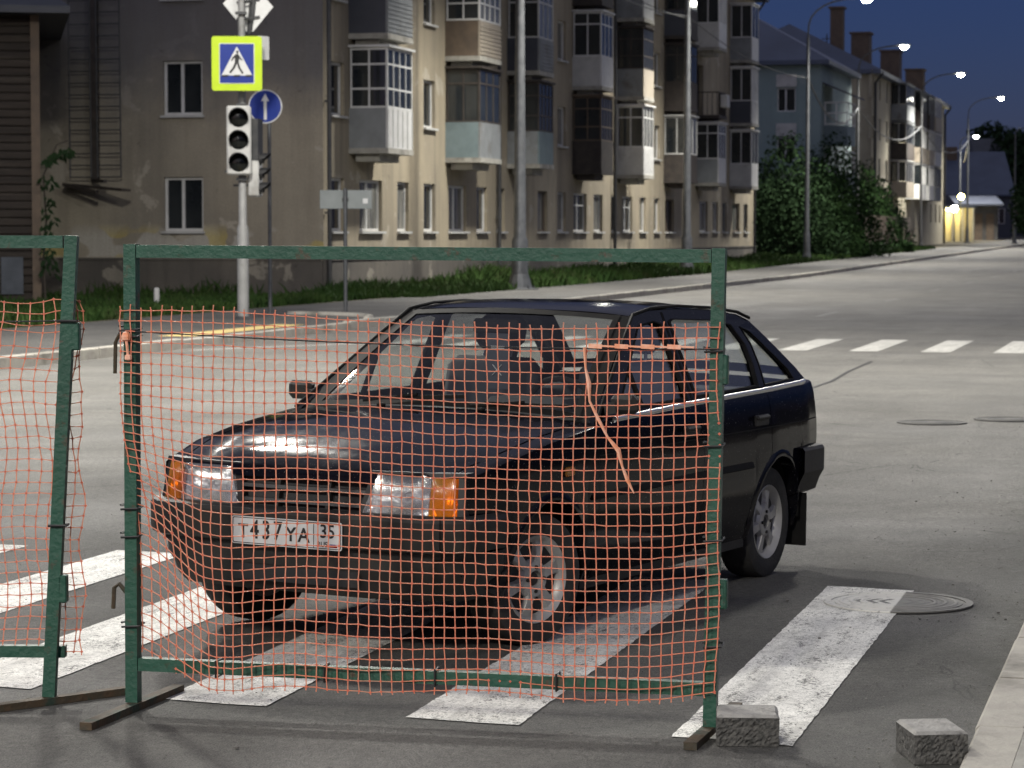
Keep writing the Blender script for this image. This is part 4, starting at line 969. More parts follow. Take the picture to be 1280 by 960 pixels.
def YS(x, z):
    y = float(I(z, [.18, .30, .45, .585, .60, .62, .75, .88, .95], [.735, .775, .797, .806, .800, .806, .802, .787, .765]))
    return y + float(I(x, [-3.17, -2.9, -2.4, -.2, .3, .55, .70], [-.075, -.03, 0, 0, -.024, -.075, -.11]))
AR = .322
def ZBOT(x):
    z = float(I(x, [-3.2, -2.79, -2.78, -2.13, -.33, .33, .62], [.42, .40, .22, .20, .20, .24, .36]))
    for cx_ in (0, -2.46):
        d = abs(x-cx_)
        if d < AR: z = max(z, .275+math.sqrt(AR*AR-d*d)*1.03)
    return z
TT = [0, .08, .2, .35, .48, .56, .63, .7, .8, .9, .96, 1]
def side(name, x0, x1, sgn, extra=(), top=True, mname='carpaint'):
    xs = set(np.linspace(x0, x1, max(3, int(abs(x1-x0)/.035))))
    for cx_ in (0, -2.46):
        for s_ in (-1, 1):
            for e in (-.002, .002, -.012): 
                x = cx_+s_*(AR+e)
                if min(x0, x1) < x < max(x0, x1): xs.add(x)
    b = MB(); rows = []
    for x in sorted(xs):
        zb, zt = ZBOT(x), ZB(x); r = []
        for t in TT:
            z = zb+(zt-zb)*t; r.append((x, sgn*YS(x, z), z))
        r.append((x, sgn*(YS(x, zt)-.012), zt+.006))
        r.append((x, sgn*(YS(x, zt)-.04), zt+.009))
        rows.append(r)
    b.grid(rows)
    return b.build(name, M[mname], car, smooth=38)
for sg in (1, -1):
    side('front_wing', .60, -.415, sg)
    d1 = side('front_door', -.421, -1.515, sg); d2 = side('rear_door', -1.521, -2.335, sg); side('rear_quarter', -2.341, -3.085, sg)
    for dd, x in ((d1, -1.38), (d2, -2.21)):
        b = MB(); y = YS(x, .80); b.box((x, sg*(y+.004), .80), (.17, .012, .055), bev=.005); b.box((x+.02, sg*(y+.020), .815), (.15, .022, .022), bev=.008); b.build('handle', M['plastic'], dd)
    # wheel arch lips
    for cx_ in (0, -2.46):
        b = MB(); rows = []
        for a in np.linspace(R(-8), R(188), 34):
            x = cx_+AR*math.cos(a); z = .275+AR*1.03*math.sin(a); x2 = cx_+(AR+.035)*math.cos(a); z2 = .275+(AR+.035)*1.03*math.sin(a)
            rows.append([(x, sg*(YS(x, z)-.06), z), (x, sg*(YS(x, z)+.009), z), (cx_+(AR+.015)*math.cos(a), sg*(YS(x, z)+.010), .275+(AR+.015)*1.03*math.sin(a)), (x2, sg*(YS(x2, z2)-.001), z2)])
        b.grid(rows); b.build('arch_lip', M['carpaint'], car, smooth=50)
        b = MB(); rows = []
        for a in np.linspace(0, math.pi, 20):
            rows.append([(cx_+(AR+.004)*math.cos(a), sg*yy, .275+(AR+.004)*1.03*math.sin(a)) for yy in (.42, .60, .77)])
        b.grid(rows); b.add([(cx_-.33, sg*.47, .2), (cx_+.33, sg*.47, .2), (cx_+.33, sg*.47, .62), (cx_-.33, sg*.47, .62)], [(0, 1, 2, 3)]); b.build('wheel_housing', M['rubber'], car)
    # sill strip and rubbing strip
    b = MB(); b.grid([[(x, sg*(YS(x, .585)+.0015), .575), (x, sg*(YS(x, .585)+.008), .580), (x, sg*(YS(x, .60)+.008), .600), (x, sg*(YS(x, .61)+.0015), .606)] for x in list(np.linspace(-.34, -2.10, 30))]); b.build('side_moulding', M['rubber'], car, smooth=30)
    b = MB(); b.grid([[(x, sg*(YS(x, z)+.0012), z) for z in (.757, .763)] for x in np.linspace(-.42, -3.06, 50)]); b.build('body_crease', M['rubber'], car)
    b = MB(); b.grid([[(x, sg*(YS(x, .22)+.004), .235), (x, sg*(YS(x, .22)+.002), .19), (x, sg*.66, .18)] for x in np.linspace(-.34, -2.12, 20)]); b.build('sill', M['plastic'], car)
    # bright waist trim
    b = MB(); b.grid([[(x, sg*(YS(x, ZB(x))-.004), ZB(x)+.002), (x, sg*(YS(x, ZB(x))-.002), ZB(x)+.012), (x, sg*(YS(x, ZB(x))-.012), ZB(x)+.022), (x, sg*(YS(x, ZB(x))-.03), ZB(x)+.018)] for x in np.linspace(-.62, -2.95, 40)]); b.tube([(x, sg*(YS(x, ZB(x))-.010), ZB(x)+.014) for x in np.linspace(-.62, -2.95, 40)], .011, 8); b.build('waist_trim', M['chrome'], car, smooth=60)
    b = MB()                                                         # shut-line backing strips
    for x in (-.418, -1.518, -2.338): b.grid([[(x+dx, sg*(YS(x, z)-.012), z) for dx in (-.02, .02)] for z in np.linspace(max(.22, ZBOT(x)), ZB(x), 14)])
    b.build('door_seal', M['rubber'], car)
    b = MB(); x = -.13; b.box((x, sg*(YS(x, .70)+.006), .715), (.075, .016, .04), bev=.006); b.build('side_repeater', M['amber'], car)
# bonnet and scuttle
def ZC(x): return float(I(x, [-.42, -.25, 0, .3, .5, .60, .655], [.935, .922, .892, .846, .803, .772, .742]))
def YW(x): return YS(x, ZB(x))-.085
def bz(x, y):
    w_ = YW(x)+.045; q = min(1, abs(y)/w_); 
    crease = .006*math.exp(-((abs(y)-w_*.80)/.02)**2)
    return ZC(x)-(ZC(x)-ZB(x)-.009)*q**2.6+crease
XF = lambda y: .662-.032*(abs(y)/.72)**2-.10*max(0, abs(y)-.60)
b = MB(); rows = []
for t in np.linspace(0, 1, 26):
    r = []
    for s_ in np.linspace(-1, 1, 31):
        xx = -.40+(XF(s_*.70)+.40)*t; y = s_*YW(xx); r.append((xx, y, bz(xx, y)))
    rows.append(r)
fr = [(p[0]+.006, p[1], p[2]-.012) for p in rows[-1]]; rows.append(fr); rows.append([(p[0]-.002, p[1], p[2]-.024) for p in rows[-1]])
b.grid(rows); b.build('bonnet', M['carpaint'], car, smooth=40)
for sg in (1, -1):                                                   # inner lip of the wing beside the bonnet gap
    b = MB(); b.grid([[(x, sg*(YS(x, ZB(x))-.04), ZB(x)+.009), (x, sg*(YW(x)+.010), bz(x, YW(x)+.01)), (x, sg*(YW(x)+.008), bz(x, YW(x))-.03)] for x in np.linspace(.59, -.42, 30)]); b.build('wing_top', M['carpaint'], car, smooth=40)
b = MB(); b.grid([[(-.405, s_*.70, bz(-.40, s_*.70)-.004), (-.43, s_*.70, .915-.035*s_*s_), (-.50, s_*.70, .93-.04*s_*s_)] for s_ in np.linspace(-1, 1, 21)]); b.build('scuttle_panel', M['plastic'], car)
b = MB(); b.box((-.05, 0, .66), (.95, 1.30, .06)); b.box((.10, 0, .45), (.9, .9, .45)); b.build('engine_bay', M['black'], car)
# nose: upper panel, grille, headlamps, indicators
def FX(y, z): return .690-.032*(abs(y)/.72)**2-.30*max(0, abs(y)-.60)-(z-.6)*.22
def nosepatch(name, polyyz, m, d=.0, n=10, parent=None, depth=.05, smooth=False):
    (y0b, z0b), (y1b, z1b), (y1t, z1t), (y0t, z0t) = polyyz
    b = MB(); P = []
    for i in range(n+1):
        t = i/n; r = []
        for k in range(5):
            q = k/4; y = (y0b+(y1b-y0b)*t)*(1-q)+(y0t+(y1t-y0t)*t)*q; z = (z0b+(z1b-z0b)*t)*(1-q)+(z0t+(z1t-z0t)*t)*q
            bul = d+.010*(1-(2*t-1)**4)*(1-(2*q-1)**4) if smooth else d
            r.append((FX(y, z)+bul, y, z))
        P.append(r)
    b.grid(P)
    e = [p for p in P[0]]+[r[-1] for r in P[1:]]+[p for p in reversed(P[-1][:-1])]+[r[0] for r in reversed(P[1:-1])]
    b.grid([[p, (p[0]-depth, p[1], p[2])] for p in e+[e[0]]])
    return b.build(name, M[m], parent or car, smooth=30)
nosepatch('nose_panel', [(-.335, .705), (.335, .705), (.345, .750), (-.345, .750)], 'carpaint', .004, 14)
nosepatch('grille', [(-.315, .575), (.315, .575), (.315, .71), (-.315, .71)], 'black', -.045, 14)
for k, z in enumerate((.612, .668)):
    nosepatch('grille_slat', [(-.312, z-.007), (.312, z-.007), (.322, z+.007), (-.322, z+.007)], 'slat', -.006-.008*(k == 0), 14, depth=.03)
for y in (-.12, .12): nosepatch('grille_bar', [(y-.008, .58), (y+.008, .58), (y+.008, .708), (y-.008, .708)], 'plastic', -.016, 2)
for sg in (1, -1):
    nosepatch('headlamp_surround', [(sg*.27, .57), (sg*.722, .57), (sg*.712, .760), (sg*.31, .752)], 'black', -.095, 14, depth=.02)
    for (ya, yb, yc, yd) in ((.270, .293, .345, .315), (.694, .722, .712, .683)): nosepatch('lamp_frame', [(sg*ya, .575), (sg*yb, .575), (sg*yc, .752), (sg*yd, .752)], 'black', -.006, 2, depth=.08)
    nosepatch('lamp_frame', [(sg*.29, .742), (sg*.715, .742), (sg*.712, .758), (sg*.31, .755)], 'black', -.004, 12, depth=.08)
    nosepatch('headlight', [(sg*.296, .586), (sg*.586, .588), (sg*.586, .740), (sg*.348, .740)], 'headlamp', .006, 12, smooth=True)
    for nm_, mm_, (ya, yb, yc, yd), bowl in (('reflector', 'reflector', (.298, .585, .585, .350), .055), ('indicator_bowl', 'amber_back', (.591, .690, .678, .591), .03)):
        b = MB(); P = []
        for i in range(15):
            r_ = []
            for j in range(11):
                a, q = i/14, j/10; y = (ya+(yb-ya)*a)*(1-q)+(yd+(yc-yd)*a)*q; z = .589+(.738-.589)*q
                rr2 = ((a-.5)*2.1)**2+((q-.5)*2.0)**2; dp = bowl*max(0, 1-rr2)**.6 if rr2 < 1 else 0
                r_.append((FX(y, z)-.020-dp, sg*y, z))
            P.append(r_)
        b.grid(P); b.build(nm_, M[mm_], car, smooth=60)
    b = MB(); cy_ = .455; b.tube([(FX(cy_, .66)-.075, sg*cy_, .662), (FX(cy_, .66)-.03, sg*cy_, .662)], [.014, .009], 10); b.build('bulb', M['chrome'], car)
    nosepatch('indicator', [(sg*.590, .588), (sg*.692, .592), (sg*.680, .738), (sg*.590, .738)], 'amber', .006, 8, smooth=True)
# bumpers
def sweep(path, prof):
    rows = []
    for i, p in enumerate(path):
        a, c = Vector(path[max(0, i-1)]), Vector(path[min(len(path)-1, i+1)]); t = (c-a).normalized(); n = Vector((t.y, -t.x))
        rows.append([(p[0]+n.x*o, p[1]+n.y*o, z) for o, z in prof])
    return rows
def bpath(xf, ys, xe, r=.13, bow=.05, sgx=1):
    P = []
    P.append((xe, -ys-.004)); P.append((xe+(xf-bow-r-xe)*.5, -ys-.002))
    cx_, cy_ = xf-bow-r, -ys+r
    for a in np.linspace(-90, -14, 7): P.append((cx_+r*math.cos(R(a)), cy_+r*math.sin(R(a))))
    for y in np.linspace(-ys+r*.7, ys-r*.7, 17): P.append((xf-bow*(abs(y)/ys)**2, y))
    return P+[(x, -y) for x, y in reversed(P[:9])]
fb = bpath(.778, .778, .37, r=.15, bow=.06)
b = MB(); b.grid(sweep(fb, [(-.10, .590), (-.02, .592), (-.004, .584), (.004, .570), (.002, .47), (-.006, .452), (-.05, .440), (-.052, .425)])); bp = b.build('front_bumper', M['plastic'], car, smooth=28)
fa = bpath(.735, .758, .36, r=.20, bow=.07)
b = MB(); b.grid(sweep(fa, [(0, .44), (-.004, .36), (-.03, .32), (-.045, .275), (-.07, .245), (-.12, .24)])); b.build('front_apron', M['plastic'], car, smooth=30)
for y0, y1 in ((-.30, .30),): 
    b = MB(); b.grid([[(.738-.06*(y/.78)**2-.012, y, z) for z in (.29, .41)] for y in np.linspace(y0, y1, 8)]); b.build('air_intake', M['black'], bp)
rbp = [(-3.065-(x-.52), -y) for x, y in bpath(.58, .80, .20, r=.09, bow=.03)]
b = MB(); b.grid(sweep(rbp, [(-.06, .625), (.0, .625), (.012, .610), (.012, .50), (-.01, .46), (-.03, .40), (-.08, .38)])); b.build('rear_bumper', M['plastic'], car, smooth=28)
# number plate
MP = Matrix.Translation((.7815, 0, .498)) @ Matrix(((0, 0, 1, 0), (1, 0, 0, 0), (0, 1, 0, 0), (0, 0, 0, 1)))   # plate x -> car y, plate y -> z
b = MB(); b.prism(rrect(.52, .112, .01), 0, .004, MP); npl = b.build('number_plate', M['sign_white'], car)
b = MB(); b.prism(rrect(.512, .104, .008), .0042, .005, MP, holes=[rrect(.506, .098, .007)[::-1]]); b.prism([(.128, -.05), (.131, -.05), (.131, .05), (.128, .05)], .0042, .005, MP)
b.build('plate_border', M['black'], npl)
def text(s, size, mx, m, name, parent, sxx=1.0, bold=.0):
    c = bpy.data.curves.new(name, 'FONT'); c.body = s; c.size = size; c.align_x = 'CENTER'; c.align_y = 'CENTER'; c.extrude = .0006; c.offset = bold
    o = bpy.data.objects.new(name, c); col.objects.link(o); dg = bpy.context.evaluated_depsgraph_get()
    me = bpy.data.meshes.new_from_object(o.evaluated_get(dg)); bpy.data.objects.remove(o)
    me.transform(mx @ Matrix.Diagonal((sxx, 1, 1, 1))); me.materials.clear(); me.materials.append(M[m]); q = bpy.data.objects.new(name, me); col.objects.link(q); q.parent = parent; return q
zt = Matrix.Translation((0, 0, .0052))
for s_, x, sz in (('T', -.205, .080), ('4', -.150, .106), ('3', -.095, .106), ('7', -.040, .106), ('Y', .022, .080), ('A', .083, .080)):
    text(s_, sz, MP @ Matrix.Translation((x, -.006 if sz < .1 else .002, 0)) @ zt, 'black', 'plate_lettering', npl, 1.0 if sz < .1 else .82, .0012)
text('35', .076, MP @ Matrix.Translation((.193, .016, 0)) @ zt, 'black', 'plate_lettering', npl, .95, .0008)
text('RUS', .030, MP @ Matrix.Translation((.170, -.035, 0)) @ zt, 'black', 'plate_lettering', npl, .95, .0003)
for k, m in enumerate(('sign_white', 'sign_blue', 'red')):
    b = MB(); b.box(MP @ Vector((.222, -.0285-.0065*k, .005)), (.0012, .036, .0062)); b.build('flag', M[m], npl)
# greenhouse
def YG(z, x=-1.5): return .752-(z-.90)*(.752-.575)/(1.33-.90) - max(0, -2.45-x)*.035
out_ = [(-.455, .893), (-1.0, .90), (-1.5, .915), (-2.2, .928), (-2.9, .938), (-3.00, .955), (-2.92, 1.02), (-2.77, 1.115), (-2.62, 1.205), (-2.50, 1.270), (-2.38, 1.302), (-2.1, 1.330), (-1.7, 1.350), (-1.4, 1.346), (-1.19, 1.322), (-1.0, 1.215)]
wins_ = [[(-.72, .925), (-1.475, .937), (-1.475, 1.285), (-1.40, 1.300), (-1.235, 1.285), (-1.20, 1.268)],
         [(-1.56, .940), (-2.33, .952), (-2.36, 1.06), (-2.35, 1.16), (-2.26, 1.258), (-2.1, 1.284), (-1.6, 1.304), (-1.56, 1.295)],
         [(-2.41, .955), (-2.84, .965), (-2.80, 1.02), (-2.54, 1.175), (-2.45, 1.222), (-2.36, 1.245), (-2.42, 1.16), (-2.43, 1.06)]]
for sg in (1, -1):
    for nm, th0, th1, holes_, mm in (('window_frame', -.03, 0, wins_, 'carpaint'),):
        b = MB(); b.prism(out_[::-1], th0, th1, None, [h for h in wins_])
        b.v = [(x, sg*(YG(y, x)+z), y) for x, y, z in b.v]; b.build(nm, M[mm], car)
    for i, h in enumerate(wins_):
        b = MB(); b.prism(h, -.018, -.014); b.v = [(x, sg*(YG(y, x)+z), y) for x, y, z in b.v]; b.build('side_window', M['glass'], car)
        c = np.mean(np.array(h), 0); hi = [tuple(c+(np.array(p)-c)*.955) for p in h]
        b = MB(); b.prism(h, -.014, .004, None, [hi]); b.v = [(x, sg*(YG(y, x)+z), y) for x, y, z in b.v]; b.build('window_seal', M['rubber'], car)
    b = MB(); b.prism([(-1.51, .93), (-1.53, .93), (-1.53, 1.335), (-1.51, 1.335)], -.01, .002); b.v = [(x, sg*(YG(y, x)+z), y) for x, y, z in b.v]; b.build('pillar_gap', M['rubber'], car)
    b = MB(); b.bar((-1.0, sg*(YG(.93)-.016), .93), (-.99, sg*(YG(1.17)-.016), 1.17), .02, .02); b.build('quarter_light_bar', M['rubber'], car)
    b = MB(); b.tube([(x, sg*(YG(z)+.008), z) for x, z in [(-.47, .90), (-1.0, 1.222), (-1.19, 1.332), (-1.4, 1.356), (-1.7, 1.360), (-2.1, 1.342), (-2.38, 1.314), (-2.50, 1.282)]], .008, 6); b.build('rain_gutter', M['rubber'], car, smooth=60)
def WS(s_, t):
    y = s_*(.715+(.560-.715)*t); x = (-.425-.055*s_*s_)*(1-t)+(-1.135-.055*s_*s_)*t; z = (.935-.035*s_*s_)*(1-t)+(1.350-.022*s_*s_)*t
    bul = .018*math.sin(math.pi*t); return (x+bul*.6, y, z+bul*.6)
def patch(f, s0, s1, t0, t1, ns, nt): return [[f(s0+(s1-s0)*i/ns, t0+(t1-t0)*j/nt) for j in range(nt+1)] for i in range(ns+1)]
def off(P, d):
    return [[(p[0]+d*.5, p[1], p[2]+d*.86) for p in r] for r in P]
b = MB(); b.grid(patch(WS, -.93, .93, .03, .965, 16, 8)); b.build('windscreen', M['glass'], car, smooth=80)
b = MB()
for sg in (1, -1): b.grid(patch(WS, sg*.925, sg*1.03, -.02, 1.0, 3, 10))
b.grid(patch(WS, -1, 1, .955, 1.0, 16, 2)); b.build('windscreen_pillar', M['rubber'], car, smooth=60)
b = MB()
for sg in (1, -1): b.grid(off(patch(WS, sg*.90, sg*.945, .0, .99, 2, 10), .004))
b.grid(off(patch(WS, -.94, .94, .935, .985, 16, 2), .004)); b.grid(off(patch(WS, -.94, .94, .0, .045, 16, 2), .004)); b.build('windscreen_seal', M['rubber'], car, smooth=60)
b = MB()
def RF(s_, t):
    x = -1.13+(-2.475+1.13)*t-.055*s_*s_*(1-t); zc_ = float(I(x, [-2.48, -2.3, -2.0, -1.5, -1.25, -1.13], [1.318, 1.344, 1.370, 1.382, 1.368, 1.347]))
    return (x, s_*(.562+.012*math.sin(math.pi*t)), zc_-.030*abs(s_)**3)
b.grid(patch(RF, -1, 1, 0, 1, 20, 16)); b.build('roof', M['carpaint'], car, smooth=60)
b = MB(); b.grid([[(x, y, z-.03) for x, y, z in r] for r in patch(RF, -.97, .97, .02, .98, 8, 8)]); b.build('headlining', M['seat'], car)
def HT(s_, t):
    y = s_*(.565+(.70-.565)*t); x = -2.47+(-3.06+2.47)*t+.06*s_*s_*t; z = 1.315+(.985-1.315)*t-.028*abs(s_)**3*(1-t)-.02*s_*s_*t+.010*math.sin(math.pi*t)
    return (x, y, z)
b = MB()
for sg in (1, -1): b.grid(patch(HT, sg*.86, sg*1.0, 0, 1, 2, 10))
b.grid(patch(HT, -.86, .86, 0, .07, 10, 1)); b.grid(patch(HT, -.86, .86, .86, 1, 10, 2))
b.grid([[(-3.06+.06*s_*s_-.02*q, s_*(.70+.02*q), .965-.02*s_*s_+(.62-.965)*q) for q in (0, .3, .7, 1)] for s_ in np.linspace(-1, 1, 11)]); b.build('tailgate', M['carpaint'], car, smooth=40)
b = MB(); b.grid(patch(HT, -.86, .86, .07, .86, 10, 6)); b.build('rear_window', M['glass'], car, smooth=80)
for sg in (1, -1): b = MB(); b.box((-3.07, sg*.60, .76), (.04, .26, .17), bev=.01); b.build('tail_light', M['red'], car)
# underbody and cabin
b = MB(); b.box((-1.25, 0, .33), (3.4, 1.0, .20)); b.box((-1.23, 0, .33), (1.72, 1.42, .20)); b.box((-2.90, 0, .45), (.25, 1.3, .25)); b.build('underbody', M['black'], car)
b = MB(); b.tube([(.05, -.35, .2), (-2.9, -.35, .22)], .03, 8); b.tube([(0, -.62, .27), (0, .62, .27)], .03, 8); b.tube([(-2.46, -.62, .27), (-2.46, .62, .27)], .035, 8); b.build('running_gear', M['black'], car)
b = MB(); b.grid([[(-.47, y, .90), (-.62, y, .925), (-.80, y, .90-.02*(y < .1)), (-.82, y, .70)] for y in np.linspace(-.69, .69, 12)]); b.box((-.70, .34, .94), (.2, .42, .07), bev=.03); b.build('dashboard', M['dash'], car, smooth=30)
def seatpart(name, c, sz, tilt, parent, m='seat', bev=.05):
    b = MB(); b.box((0, 0, sz[2]/2), sz, bev=bev); o = b.build(name, M[m], parent, smooth=60); o.location = c; o.rotation_euler = (0, R(-tilt), 0); return o
for sg in (1, -1):
    st = seatpart('seat', (-1.22, sg*.36, .36), (.50, .50, .20), 0, car)
    k = seatpart('backrest', (-.24, 0, .16), (.13, .50, .60), 18, st); seatpart('headrest', (-.01, 0, .645), (.09, .27, .17), 0, k, bev=.04)
    b = MB(); b.tube([(-.01, -.07, .57), (-.01, -.07, .68)], .008, 6); b.tube([(-.01, .07, .57), (-.01, .07, .68)], .008, 6); b.build('headrest_rod', M['chrome'], k)
rs_ = seatpart('seat', (-2.02, 0, .36), (.48, 1.22, .18), 0, car); seatpart('backrest', (-.26, 0, .15), (.13, 1.22, .44), 20, rs_)
b = MB(); b.box((-2.66, 0, .90), (.40, 1.2, .03)); b.build('parcel_shelf', M['seat'], car)
b = MB(); SW = Matrix.Translation((-.98, .36, .88)) @ Matrix.Rotation(R(-65), 4, 'Y')
b.tube([SW @ Vector((.185*math.cos(a), .185*math.sin(a), 0)) for a in np.linspace(0, 2*math.pi, 33)], .014, 8, cap=False)
b.bar(SW @ Vector((0, -.18, 0)), SW @ Vector((0, .18, 0)), .05, .015); b.bar(SW @ Vector((-.17, 0, 0)), SW @ Vector((0, 0, 0)), .05, .015); b.lathe([(0, -.02), (.06, -.02), (.05, .02), (0, .025)], 12, SW)
b.tube([SW @ Vector((0, 0, -.02)), SW @ Vector((0, 0, -.30))], .03, 8); b.build('steering_wheel', M['rubber'], car)
b = MB(); b.box((-1.16, -.10, 1.262), (.03, .24, .07), bev=.012); b.tube([(-1.15, -.10, 1.29), (-1.17, -.10, 1.34)], .01, 6); mr_ = b.build('rear_view_mirror', M['rubber'], car)
b = MB(); b.box((-1.15, -.085, 1.10), (.006, .12, .26), bev=.002); b.tube([(-1.15, -.085, 1.23), (-1.15, -.09, 1.27)], .003, 5); pn = b.build('hanging_pennant', M['navy'], car)
for q in ((-.03, .055), (.03, -.055)): pass
b = MB(); b.bar((-1.1465, -.110, 1.035), (-1.1465, -.062, 1.085), .002, .013, up=(1, 0, 0)); b.bar((-1.1463, -.062, 1.035), (-1.1463, -.110, 1.085), .002, .013, up=(1, 0, 0)); b.box((-1.1465, -.086, 1.165), (.002, .07, .012)); b.build('pennant_mark', M['sign_white'], pn)
for sg in (1, -1):                                                   # door mirrors
    b = MB(); b.box((-.62, sg*.822, .968), (.065, .125, .085), bev=.02); b.bar((-.60, sg*.74, .945), (-.61, sg*.79, .955), .06, .05); mo = b.build('door_mirror', M['plastic'], car, smooth=30)
    b = MB(); b.box((-.6542, sg*.822, .969), (.004, .10, .066)); b.build('mirror_glass', M['chrome'], mo)
b = MB()                                                             # wipers
for y0, y1 in ((-.38, .12), (.16, .62)):
    a = Vector((-.435, y0, .945)); c = Vector(WS(y1/.70, .07))+Vector((.012, 0, .016)); b.bar(a, a.lerp(c, .55)+Vector((.012, 0, .02)), .012, .010); b.bar(a.lerp(c, .15)+Vector((.0, 0, .012)), c, .012, .016)
b.build('wiper', M['rubber'], car)
b = MB()
for y in (-.25, .25): b.box((-.37, y, bz(-.37, y)+.008), (.03, .035, .015), bev=.005)
b.build('washer_jet', M['rubber'], car)
# wheels
def wheel(x, sg, steer=0):
    base = Matrix.Translation((x, sg*.66, .277)) @ Matrix.Rotation(steer, 4, 'Z') @ Matrix.Rotation(R(-90)*sg, 4, 'X')       # local z points outwards
    b = MB(); b.lathe([(0, -.02), (.150, -.02), (.150, .042), (0, .042)], 28, base); hb = b.build('wheel', M['black'], car)  # black disc behind the spokes, shade of the gaps put into its colour
    b = MB(); b.lathe([(.175, -.075), (.205, -.085), (.245, -.088), (.268, -.078), (.277, -.055), (.2775, 0), (.277, .055), (.268, .078), (.245, .088), (.205, .085), (.18, .075), (.172, .06)], 48, base)
    for g in (-.03, 0, .03): b.lathe([(.2785, g-.004), (.279, g), (.2785, g+.004)], 48, base)
    b.build('tyre', M['tyre'], hb, smooth=40)
    b = MB(); b.lathe([(.172, -.07), (.150, -.05), (.145, .03), (.158, .058), (.172, .072), (.181, .080), (.184, .076), (.178, .060)], 48, base)
    for k in range(6):
        a = k*math.pi/3+.26; Q = base @ Matrix.Rotation(a, 4, 'Z'); w0, w1 = .031, .041
        vs = []
        for r_, w_, z in ((.045, w0, .066), (.10, w0*.9, .062), (.135, w1*.85, .058), (.163, w1*1.25, .056)):
            vs += [(r_, -w_, z-.025), (r_, -w_*.62, z), (r_, w_*.62, z), (r_, w_, z-.025)]
        b.grid([[Q @ Vector(p) for p in vs[4*i:4*i+4]] for i in range(4)])
        b.grid([[Q @ Vector(p) for p in ((vs[4*i+0]), (vs[4*i+0][0], vs[4*i+0][1], 0.0))] for i in range(4)]); b.grid([[Q @ Vector(p) for p in ((vs[4*i+3]), (vs[4*i+3][0], vs[4*i+3][1], 0.0))] for i in range(4)])
    b.lathe([(.085, .02), (.084, .050), (.072, .066), (.045, .070), (.036, .068), (.034, .052), (0, .050)], 24, base)
    b.build('rim', M['alloy'], hb, smooth=32)
    b = MB()
    for k in range(4): a = k*math.pi/2; b.lathe([(0, .077), (.008, .076), (.009, .066)], 6, base @ Matrix.Translation((.050*math.cos(a), .050*math.sin(a), 0)))
    b.lathe([(0, .062), (.026, .058), (.030, .05)], 16, base); b.build('hub_cap', M['plastic'], hb)
wheel(0, 1, R(-14)); wheel(0, -1, R(-14)); wheel(-2.46, 1); wheel(-2.46, -1)
for sg in (1, -1): b = MB(); b.box((-2.855, sg*.685, .255), (.012, .20, .27), bev=.003); b.build('mudflap', M['rubber'], car); 
b = MB(); b.tube([(-2.7, .48, .26), (-3.12, .48, .28)], .025, 10); b.build('exhaust_pipe', M['rust'], car)
# ------------------------------------------------------------------ barriers with orange netting
def sqtube(name, a, b_, parent, m='green', w_=.045, up=(0, 0, 1), h=None):
    b = MB(); b.bar(a, b_, w_, h or w_, up); return b.build(name, M[m], parent)
BL = Vector((-1.352, 9.41, 0)); BR = Vector((.673, 8.94, 0)); BW = (BR-BL).length; BRZ = math.atan2(BR.y-BL.y, BR.x-BL.x)
bar = empty('barrier', 'green square tube barrier standing upright on the zebra in front of the car', 'barrier', BL, BRZ, 'green roadwork barriers')
P1 = sqtube('post', (0, 0, .028), (.006, 0, 1.66), bar, up=(0, 1, 0)); P2 = sqtube('post', (BW, 0, .028), (BW+.025, 0, 1.648), bar, up=(0, 1, 0))
sqtube('rail', (.032, 0, 1.635), (BW, 0, 1.622), bar); sqtube('rail', (.026, 0, .165), (BW-.026, 0, .155), bar, w_=.045)
b = MB(); b.bar((-.012, -.42, .0143), (.03, .38, .0143), .045, .026); b.build('foot', M['rust'], bar)
b = MB(); b.bar((BW-.02, -.30, .0143), (BW+.02, .48, .0143), .045, .026); b.build('foot', M['rust'], bar)
for z in (1.24, .48): b = MB(); b.box((BW+.040, -.0, z), (.034, .040, .10), bev=.004); b.build('hinge_sleeve', M['green'], bar)
b = MB(); b.tube([(-.02, .02, 1.325), (-.05, .02, 1.34), (-.065, .02, 1.31), (-.068, .02, 1.20)], .007, 6); b.build('hook', M['rust'], bar)
b = MB(); b.tube([(-.026, .0, .42), (-.05, .0, .45), (-.07, .0, .435), (-.074, .0, .36)], .008, 6); b.build('hook', M['rust'], bar)
for x0, zs in ((0, (.30, .62, .72, 1.33, 1.355)), (BW+.01, (.30, .66, .98, 1.30))):
    for z in zs:
        b = MB(); b.tube([(x0+.031*c, .031*s_, z+.004*k) for k, (c, s_) in enumerate(((-1, -1), (1, -1), (1, 1), (-1, 1), (-1, -1)))], .004, 5); b.build('cable_tie', M['wire'], bar)
for x0 in (.32, .72, 1.12, 1.55):
    b = MB(); b.tube([(x0, .029*c, .160+.029*s_) for c, s_ in ((-1, -1), (1, -1), (1, 1), (-1, 1), (-1, -1))], .004, 5); b.build('cable_tie', M['wire'], bar)
